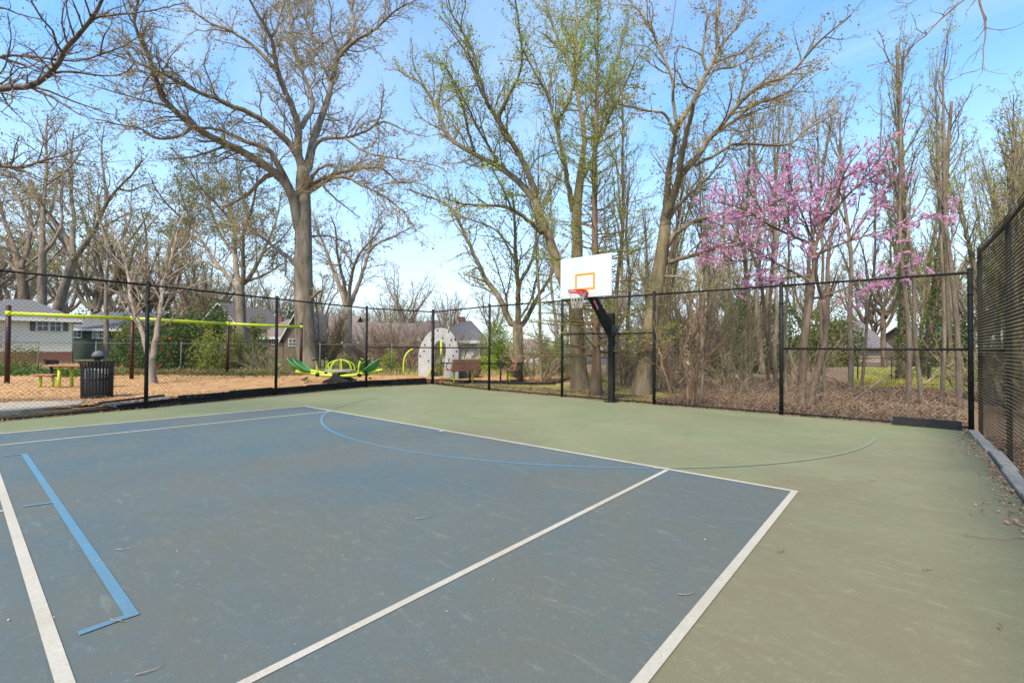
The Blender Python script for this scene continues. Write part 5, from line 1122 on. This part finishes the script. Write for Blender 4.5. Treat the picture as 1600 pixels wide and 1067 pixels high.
# ------------------------------------------------------------------ shrubs
def shrub(name, u, D, w, h, label, lm, n, seed, bloom=None, nb=0, ls=.05, stems=14, clump=26, hollow=.35, group=None, z0=None, cat='shrub'):
    rng = np.random.default_rng(seed); p = gp_(u, D); z = p[2] if z0 is None else z0; t = thing(name, (p[0], p[1], z), label, cat, group)
    cc = unit(rng.normal(size=(clump, 3)))*rng.uniform(.25, .85, (clump, 1)); cc[:, 2] = np.abs(cc[:, 2])*1.0; cr = rng.uniform(.22, .42, clump)
    k = rng.integers(0, clump, n); d = unit(rng.normal(size=(n, 3)))*rng.uniform(hollow, 1, (n, 1)); C = (cc[k]+d*cr[k][:, None])*[w/2, w/2, h]*.82; C[:, 2] = np.abs(C[:, 2])+.03
    C += [p[0], p[1], z]; mb = MB(); mb.leaves(C, ls, rng); mb.build('foliage', lm, t)
    P = []
    for c in cc[:stems]:
        e = c*[w/2, w/2, h]*.8; s_ = np.linspace(0, 1, 6)[:, None]; P.append(np.array([p[0], p[1], z-.1])+s_*np.array([e[0]*.9, e[1]*.9, e[2]+.1])+rng.normal(0, .03, (6, 3))*s_)
    P = np.array(P); R = np.tile(np.linspace(.03, .008, 6), (len(P), 1)); mb = MB().tubes(P, R, 5)
    a, b = kids(P, R, rng, .14, .2, 1, .6, .5, .8, .6, .15, .1, 5, rmin=.004); mb.tubes(a, b, 3); mb.build('stem', B_grey, t, True)
    if bloom is not None:
        k = rng.integers(0, clump, nb); d = unit(rng.normal(size=(nb, 3)))*1.02; C = (cc[k]+d*cr[k][:, None])*[w/2, w/2, h]*.82; C[:, 2] = np.abs(C[:, 2]); C += [p[0], p[1], z]
        mb = MB(); 
        for q in range(3): mb.leaves(C, .075, rng, aspect=.9)
        mb.build('blossom', bloom, t)
    return t
shrub('camellia_bush', 268, 25.5, 5.6, 4.3, 'large dark green camellia with red flowers behind the small twin-stem tree', L_dark, 26000, 61, L_red, 170, .065, 20, 60)
shrub('camellia_bush', 205, 27, 2.8, 2.8, 'smaller red-flowered camellia between the thin tree and the big camellia', L_dark, 8000, 62, L_red, 50, .06)
shrub('yellow_green_shrub', 333, 25, 3.0, 3.6, 'yellow-green leafy shrub right of the big camellia', L_yo, 5200, 63, ls=.05, clump=40)
shrub('yellow_green_shrub', 365, 27, 2.4, 3.0, 'loose olive shrub behind the third brown swing post', L_olive, 4500, 64, ls=.05, clump=34)
shrub('yellow_green_shrub', 398, 29, 2.4, 4.0, 'tall olive shrub left of the two-storey brown house', L_olive, 5500, 65, ls=.06, clump=30)
shrub('tall_evergreen', 330, 44, 7, 7.6, 'tall dark evergreen behind the camellia and shrubs', L_dark, 12000, 66, ls=.12, clump=50, cat='tree')
shrub('tall_evergreen', 215, 40, 5, 5.2, 'dark evergreen beside the dark green house', L_olive, 9000, 67, ls=.10, clump=40, cat='tree')
shrub('pine_tree', 455, 78, 5, 11.5, 'rounded green pine showing left of the biggest trunk', L_dark, 6000, 68, ls=.16, clump=30, cat='tree')
shrub('tall_evergreen', 10, 50, 12, 6.5, 'olive-green tree mass behind the white house roof', L_olive, 12000, 69, ls=.13, clump=60, cat='tree')
shrub('tall_evergreen', 125, 54, 11, 6.5, 'olive-green tree mass behind the dark green house', L_olive, 12000, 70, ls=.13, clump=60, cat='tree')
shrub('bare_bush', 28, 24, 3.2, 1.75, 'sparse olive bush in front of the white house, by the first swing post', L_olive, 2200, 71, ls=.045, clump=24)
shrub('yellow_green_shrub', 610, 27.5, 1.6, 2.1, 'narrow yellow-green shrub just left of the hooked pole', L_yg, 1500, 72, ls=.045)
shrub('yellow_green_shrub', 545, 27, 1.4, 1.6, 'low green shrub behind the right seesaw handles', L_olive, 1300, 73, ls=.045)
shrub('green_bush', 757, 27, 2.2, 1.3, 'low bright green bush behind the two benches', L_yg, 3000, 74, ls=.05)
shrub('yellow_green_shrub', 782, 30, 3.6, 4.2, 'yellow-green budding shrub behind the end of the low fence', L_yg, 6000, 75, ls=.06, clump=40)
shrub('yellow_green_shrub', 868, 27, 3.4, 3.6, 'pale green sapling thicket left of the backboard tree', L_yg, 6500, 76, ls=.055, clump=36)
shrub('tall_evergreen', 1160, 30, 6.5, 6.0, 'dark evergreen mass behind the lowest pink blossom', L_dark, 13000, 77, ls=.08, clump=50, cat='tree')
shrub('tall_evergreen', 1215, 33, 6, 6.4, 'dark evergreen behind the post left of the redbud', L_dark, 10000, 78, ls=.08, clump=45, cat='tree')
shrub('tall_evergreen', 1475, 40, 7, 6.5, 'dark evergreen mass behind the trunks near the right corner', L_dark, 9000, 79, ls=.10, clump=40, cat='tree')
shrub('green_bush', 1120, 24, 2.2, 1.6, 'green holly-like bush in front of the blue-grey house', L_dark, 3200, 80, ls=.05)
shrub('green_bush', 930, 21, 1.6, 1.0, 'low green bush at the foot of the backboard tree', L_yg, 900, 81, ls=.04)
shrub('tall_evergreen', 1300, 42, 8, 7, 'olive evergreen mass beyond the redbud stems', L_olive, 8000, 82, ls=.11, clump=44, cat='tree')
# brown leafless bushes
def twiggy(name, u, D, w, h, label, seed, n=26, tw=B_twig, lm=None, lf=0, col=B_grey):
    rng = np.random.default_rng(seed); p = gp_(u, D); t = thing(name, p, label, 'shrub'); P = []
    for k in range(n):
        a = rng.uniform(0, 2*pi); r = rng.uniform(.1, 1)**.6*w/2; s_ = np.linspace(0, 1, 10); hh_ = h*rng.uniform(.6, 1)*math.sqrt(max(.2, 1-(r/(w/2))**2*.7))
        P.append(np.stack([p[0]+math.cos(a)*(w*.12+r*s_**.9)+rng.normal(0, .05, 10).cumsum(), p[1]+math.sin(a)*(w*.12+r*s_**.9)+rng.normal(0, .05, 10).cumsum(), p[2]-.1+hh_*s_**.85], 1))
    P = np.array(P); R = np.tile(np.linspace(.035, .012, 10), (n, 1)); mb = MB().tubes(P, R, 5)
    a, b = kids(P, R, rng, .18, .15, 1, .6, .4, 1.4, .6, .16, .12, 7, rmin=.006); c, d = kids(a, b, rng, .13, .1, 1, .7, .5, .6, .6, .2, .1, 4, rmin=.005)
    mb.tubes(a, b, 3).tubes(c, d, 3); mb.build('stem', tw, t)
    if lf: MB().leaves(along(c, rng, lf, .03), .035, rng).build('foliage', lm, t)
    return t
M_tht = mat('thicket_twigs', (.28, .19, .14), (.40, .29, .21), 3, .9)
twiggy('brown_thicket', 640, 30, 5.6, 4.0, 'dense brown leafless thicket between the hooked pole and the climbing arch', 91, 80, M_tht)
twiggy('brown_thicket', 585, 31, 4.6, 3.2, 'brown leafless bush behind the right seesaw seats', 92, 44, M_tht)
twiggy('bare_bush', 505, 28, 3.2, 4.4, 'bare branching bush against the porch house', 93, 22, B_twigd, L_olive, 1)
twiggy('bare_bush', 425, 26.5, 3.4, 1.7, 'low grey-green bush in front of the two-storey brown house', 94, 26, B_twig, L_olive, 2)
twiggy('brown_thicket', 1075, 20, 5.2, 5.6, 'tall tangled olive-brown thicket right of the leaning tree', 95, 34, B_twig, L_olive, .7)
twiggy('brown_thicket', 1135, 23, 4.6, 5.0, 'tangled grey-brown thicket above the blue-grey house', 96, 24, B_twig, L_bud, .5)
t_ = twiggy('sapling', 1070, 12.9, 1.7, 3.6, 'slim reddish sapling close behind the fence, right of the leaning tree', 97, 5, B_red, L_bud, .4)
for k, (u, D, w, h) in enumerate([(835, 21, 3, 3.0), (880, 24, 3.4, 3.8), (975, 19, 2.2, 3.2), (990, 23, 3.6, 4.4), (1030, 18.5, 2.4, 3.4), (1150, 17, 2.4, 2.0), (1255, 22, 3.0, 3.0), (1540, 16, 3.6, 3.0), (1600, 14, 3.2, 3.0), (1660, 12, 3, 3), (720, 34, 5, 3.4), (800, 34, 5, 3.6), (-40, 30, 4, 3)]):
    o = twiggy('understorey_bush', u, D, w, h, 'leafless tan bush among many in the undergrowth beyond the fences', 100+k, 16, B_twig, [L_olive, L_yg][k % 2], .8); o['group'] = 'leafless bushes in the undergrowth'

# ------------------------------------------------------------------ undergrowth, litter, grass (uncountable)
def brush():
    rng = np.random.default_rng(200); n = 1150
    x = np.concatenate([rng.uniform(6.7, 12.9, n*2//3), rng.uniform(3, 8.0, n//3)]); y = 6.95+np.abs(rng.normal(0, 1, len(x)))**1.0*3.0+.1
    keep = ~((x < 6.6) & (y < 9.5)); x, y = x[keep], y[keep]
    P = []; s_ = np.linspace(0, 1, 6)
    h = rng.uniform(.10, .75, len(x))**1.2*np.where(rng.uniform(0, 1, len(x)) < .08, 2.4, 1)*np.where(x > 10.2, .75, 1.25)
    a = rng.uniform(0, 2*pi, len(x)); r = rng.uniform(.2, 1.8, len(x))*h
    P = np.stack([x[:, None]+np.cos(a)[:, None]*r[:, None]*s_**1.6+rng.normal(0, .03, (len(x), 6)), y[:, None]+np.sin(a)[:, None]*r[:, None]*s_**1.6+rng.normal(0, .03, (len(x), 6)), hgt(x, y)[:, None]-.05+h[:, None]*s_**.8], 2)
    P[:, :, 1] = np.maximum(P[:, :, 1], 6.86)
    R = rng.uniform(.002, .005, len(x))[:, None]*np.linspace(1, .4, 6)
    mb = MB().tubes(P, R, 3); q, w = kids(P, R, rng, .16, .3, 1, .8, .4, .5, .6, .2, .05, 4, rmin=.0022); q[:, :, 1] = np.maximum(q[:, :, 1], 6.86); mb.tubes(q, w, 3)
    tag(mb.build('undergrowth', mat('dry_stems', (.20, .13, .08), (.36, .27, .18), 1.2, .9)), kind='stuff')
brush()
def litter(name, n, xr, yr, cols, size, zoff=.012, seed=1, flt=None, dens=None):
    rng = np.random.default_rng(seed); x = rng.uniform(*xr, n); y = rng.uniform(*yr, n)
    if dens: x, y = dens(rng, n)
    if flt is not None: k = flt(x, y); x, y = x[k], y[k]
    n = len(x); z = hgt(x, y)+zoff; th = rng.uniform(0, 2*pi, n); s = size*rng.uniform(.5, 1.4, n)
    a = np.stack([np.cos(th), np.sin(th), rng.normal(0, .35, n)], 1)*s[:, None]; b = np.stack([-np.sin(th), np.cos(th), rng.normal(0, .35, n)], 1)*s[:, None]*.5; C = np.stack([x, y, z+np.abs(a[:, 2])], 1)
    tag(MB().raw(np.stack([C-a, C+b, C+a, C-b], 1), np.arange(n*4).reshape(-1, 4)).build(name, cols), kind='stuff'); return
M_lv = mat('dead_leaves', (.28, .15, .085), (.11, .065, .04), island=True, lo=0, hi=1, rough=.85, c3=(.25, .18, .12))
litter('fallen_leaves', 60000, (3, 13), (6.75, 20), M_lv, .034, seed=3, flt=lambda x, y: (x > 6.4) | (y > 9))
litter('fallen_leaves', 5000, (-3.3, 7), (6.75, 8.2), M_lv, .035, .10, seed=4, flt=lambda x, y: y > 7.35-(x+3.36)*.16)
M_lo = mat('orange_leaves', (.42, .17, .085), (.15, .07, .04), island=True, lo=0, hi=1, rough=.8, c3=(.36, .22, .14))
def kerbleaves(rng, n):
    y = rng.uniform(-7, 6.5, n); x = 12.79-np.abs(rng.normal(0, .10, n))*(1+.8*np.sin(y*2.7)*np.sin(y*1.1+1)); return x, y
def flat_leaves(name, x, y, z, size, m, rng, asp=.5, tilt=.3):
    n = len(x); th = rng.uniform(0, 2*pi, n); s = size*rng.uniform(.5, 1.5, n)
    a = np.stack([np.cos(th), np.sin(th), rng.normal(0, tilt, n)], 1)*s[:, None]; b = np.stack([-np.sin(th), np.cos(th), rng.normal(0, tilt, n)], 1)*s[:, None]*asp
    C = np.stack([x, y, np.full(n, z)+np.abs(a[:, 2])+np.abs(b[:, 2])], 1); return tag(MB().raw(np.stack([C-a, C+b, C+a, C-b], 1), np.arange(n*4).reshape(-1, 4)).build(name, m), kind='stuff')
r_ = np.random.default_rng(8); x, y = kerbleaves(r_, 1200); flat_leaves('fallen_leaves', x, y, .012, .014, M_lo, r_, .6, .5)
x = r_.uniform(12.97, 13.6, 2600); y = r_.uniform(-7, 6.6, 2600); flat_leaves('fallen_leaves', x, y, -.12+r_.uniform(0, .1, 2600), .04, M_lv, r_)
x = np.interp(y := r_.uniform(-5.2, 7.0, 900), [f[1] for f in FL], [f[0] for f in FL])+np.abs(r_.normal(0, .05, 900))+.02; flat_leaves('fallen_leaves', x, y, .012, .018, M_lv, r_)
x = r_.uniform(-3.2, 12.8, 900); y = np.interp(x, [f[0] for f in FB], [f[1] for f in FB])-np.abs(r_.normal(0, .05, 900))-.02; flat_leaves('fallen_leaves', x, y, .012, .018, M_lv, r_)
x = r_.normal(-2.9, .35, 420); y = 7.25+np.abs(r_.normal(0, .3, 420)); flat_leaves('leaf_pile', x, y, .06, .05, M_lo, r_)
M_bitsc = mat('pale_bits', (.62, .52, .30), (.50, .40, .16), island=True, lo=0, hi=1, rough=.8, c3=(.68, .62, .50))
x = r_.uniform(-2, 12.8, 420); y = r_.uniform(-5.8, 6.4, 420); flat_leaves('leaf_specks', x, y, .013, .0055, M_bitsc, r_, .4)
# individual fallen sticks, placed where the photo has them
for (u, v, L_, a_, lb) in [(235, 1048, .05, .9, 'curled dry leaf sliver on the blue paint at the bottom left'), (192, 858, .05, .2, 'short twig on the blue paint between the white and light blue lines'), (183, 970, .05, 0., 'tiny twig lying across the near end of the light blue line'), (1075, 928, .06, .25, 'pale curved stick on the blue paint near the right sideline'), (667, 808, .10, .6, 'thin pale stick in the middle of the blue court'),
    (1222, 861, .04, .4, 'short brown twig on green paint just right of the sideline'), (1556, 841, .20, -.15, 'longest thin brown twig on the green paint near the right edge'), (1563, 978, .03, .9, 'small dark twig near the bottom right corner'), (1452, 889, .05, .3, 'faint reddish twig on green paint right of centre'), (1365, 751, .05, .1, 'dark short twig on the green paint beyond the court corner'), (700, 838, .0, 0, '')]:
    if not lb: continue
    p = G(u, v, .014); rgx = np.random.default_rng(int(u)); k = 7; s_ = np.linspace(-1, 1, k); d = np.array([math.cos(a_+YAW-pi/2), math.sin(a_+YAW-pi/2), 0]); e = np.array([-d[1], d[0], 0])
    pts = p+d*(s_[:, None]*L_)+e*((s_**2)[:, None]*L_*.25+rgx.normal(0, .004, (k, 1)))+np.array([0, 0, 1])*(np.abs(rgx.normal(0, .003, (k, 1))))
    tag(MB().tubes(pts, np.linspace(.0034, .0015, k)[None], 6, True).build('fallen_twig', B_red if 'brown' in lb or 'red' in lb or 'dark' in lb else B_pale, None, True), lb, 'twig')
# grass blades
def grass(name, pts_fn, n, h, m, seed):
    rng = np.random.default_rng(seed); x, y, z = pts_fn(rng, n); n = len(x); th = rng.uniform(0, 2*pi, n); hh = h*rng.uniform(.4, 1.3, n); w = .006*(h/.06)
    b = np.stack([np.cos(th)*w, np.sin(th)*w, 0*th], 1); tp = np.stack([rng.normal(0, .35, n)*hh, rng.normal(0, .35, n)*hh, hh], 1); C = np.stack([x, y, z], 1)
    tag(MB().raw(np.stack([C-b, C+b, C+tp], 1), F3=np.arange(n*3).reshape(-1, 3)).build(name, m), kind='stuff')
M_gr = mat('grass_blades', (.22, .26, .06), (.40, .33, .14), island=True, lo=0, hi=1, rough=.8, c3=(.30, .30, .09))
def gl1(rng, n): x = rng.uniform(-2.6, 6.4, n); y = rng.uniform(6.8, 15, n); k = (y > 7.2-(x+3.4)*.17+.05) & (y < 15-(x*.9)) & ~((x < 1) & (y > 8.4+(x+3)*.45)); return x[k], y[k], np.full(k.sum(), .045)
grass('grass', gl1, 26000, .055, M_gr, 5)
def gl2(rng, n):
    u = rng.uniform(-60, 900, n); D = 22.8+rng.uniform(0, 1, n)**1.6*16; p = np.array([AT(a, 560, d) for a, d in zip(u, D)]); return p[:, 0], p[:, 1], np.full(n, .2)
grass('grass', gl2, 14000, .22, M_gr, 6)
def gl3(rng, n):
    u = rng.uniform(1325, 1640, n); D = 19+rng.uniform(0, 1, n)**1.4*16; p = np.array([AT(a, 560, d) for a, d in zip(u, D)]); return p[:, 0], p[:, 1], np.full(n, .19)
grass('grass', gl3, 9000, .14, mat('lawn_blades', (.26, .25, .05), (.36, .32, .09), island=True, lo=0, hi=1, rough=.8), 7)
# ivy ground cover along the back edge of the playground at the left
def pix_u(C): q = (C-CAM)@RM.T; return 800+FPX*q[:, 0]/q[:, 2]
def gc(rng, n):
    u = rng.uniform(-60, 450, n); D = 21.2+rng.uniform(-.8, 1.8, n)+.3*np.sin(u/23); p = np.array([AT(a, 560, d) for a, d in zip(u, D)]); return p
rng_ = np.random.default_rng(12); C = gc(rng_, 7000); C = C[(pix_u(C) < 150) | (rng_.uniform(0, 1, len(C)) < .12)]; C[:, 2] = .2+np.abs(rng_.normal(0, .12, len(C))); tag(MB().leaves(C, .06, rng_, up=.8).build('ivy_ground_cover', L_ivy), kind='stuff')
C = np.array([AT(u, 560, 22.0+(max(u, 440)-440)*.012+abs(rng_.normal(0, .9))) for u in rng_.uniform(150, 720, 8000)]); M_lo2 = leafm('mixed_weeds', (.30, .17, .09), (.16, .17, .05), (.26, .19, .10)); C[:, 2] = .2+np.abs(rng_.normal(0, .10, len(C))); tag(MB().leaves(C, .05, rng_, up=.8).build('weeds', M_lo2), kind='stuff')

# fallen limbs leaning in the undergrowth
for k, (u0, v0, u1, v1, D, lb) in enumerate([(1330, 628, 1400, 575, 14.5, 'long fallen branch leaning up from left to right between the redbud and the slim trunks'), (1150, 585, 1205, 640, 13.5, 'dead branch slanting down to the right, left of the fence post by the redbud'), (1290, 585, 1350, 625, 15.5, 'grey dead branch slanting down right of the redbud stems'), (1445, 600, 1500, 560, 14.0, 'pale dead branch rising towards the right corner post'), (1060, 600, 1100, 560, 14.5, 'short broken branch leaning in the thicket right of the hoop pole')]):
    rngk = np.random.default_rng(300+k); a = AT(u0, v0, D); b = AT(u1, v1, D+.6); t_ = np.linspace(0, 1, 12)[:, None]
    P = a+(b-a)*t_+np.cumsum(rngk.normal(0, .018, (12, 3)), 0); R = np.linspace(.028, .010, 12)[None]
    q, w = kids(P[None], R, rngk, .3, .3, 1, .8, .35, .5, .6, .2, 0, 5, rmin=.004); mb = MB().tubes(P, R, 7, True).tubes(q, w, 4)
    tag(mb.build('fallen_branch', B_pale if k % 2 else B_grey, None, True), lb, 'branch')
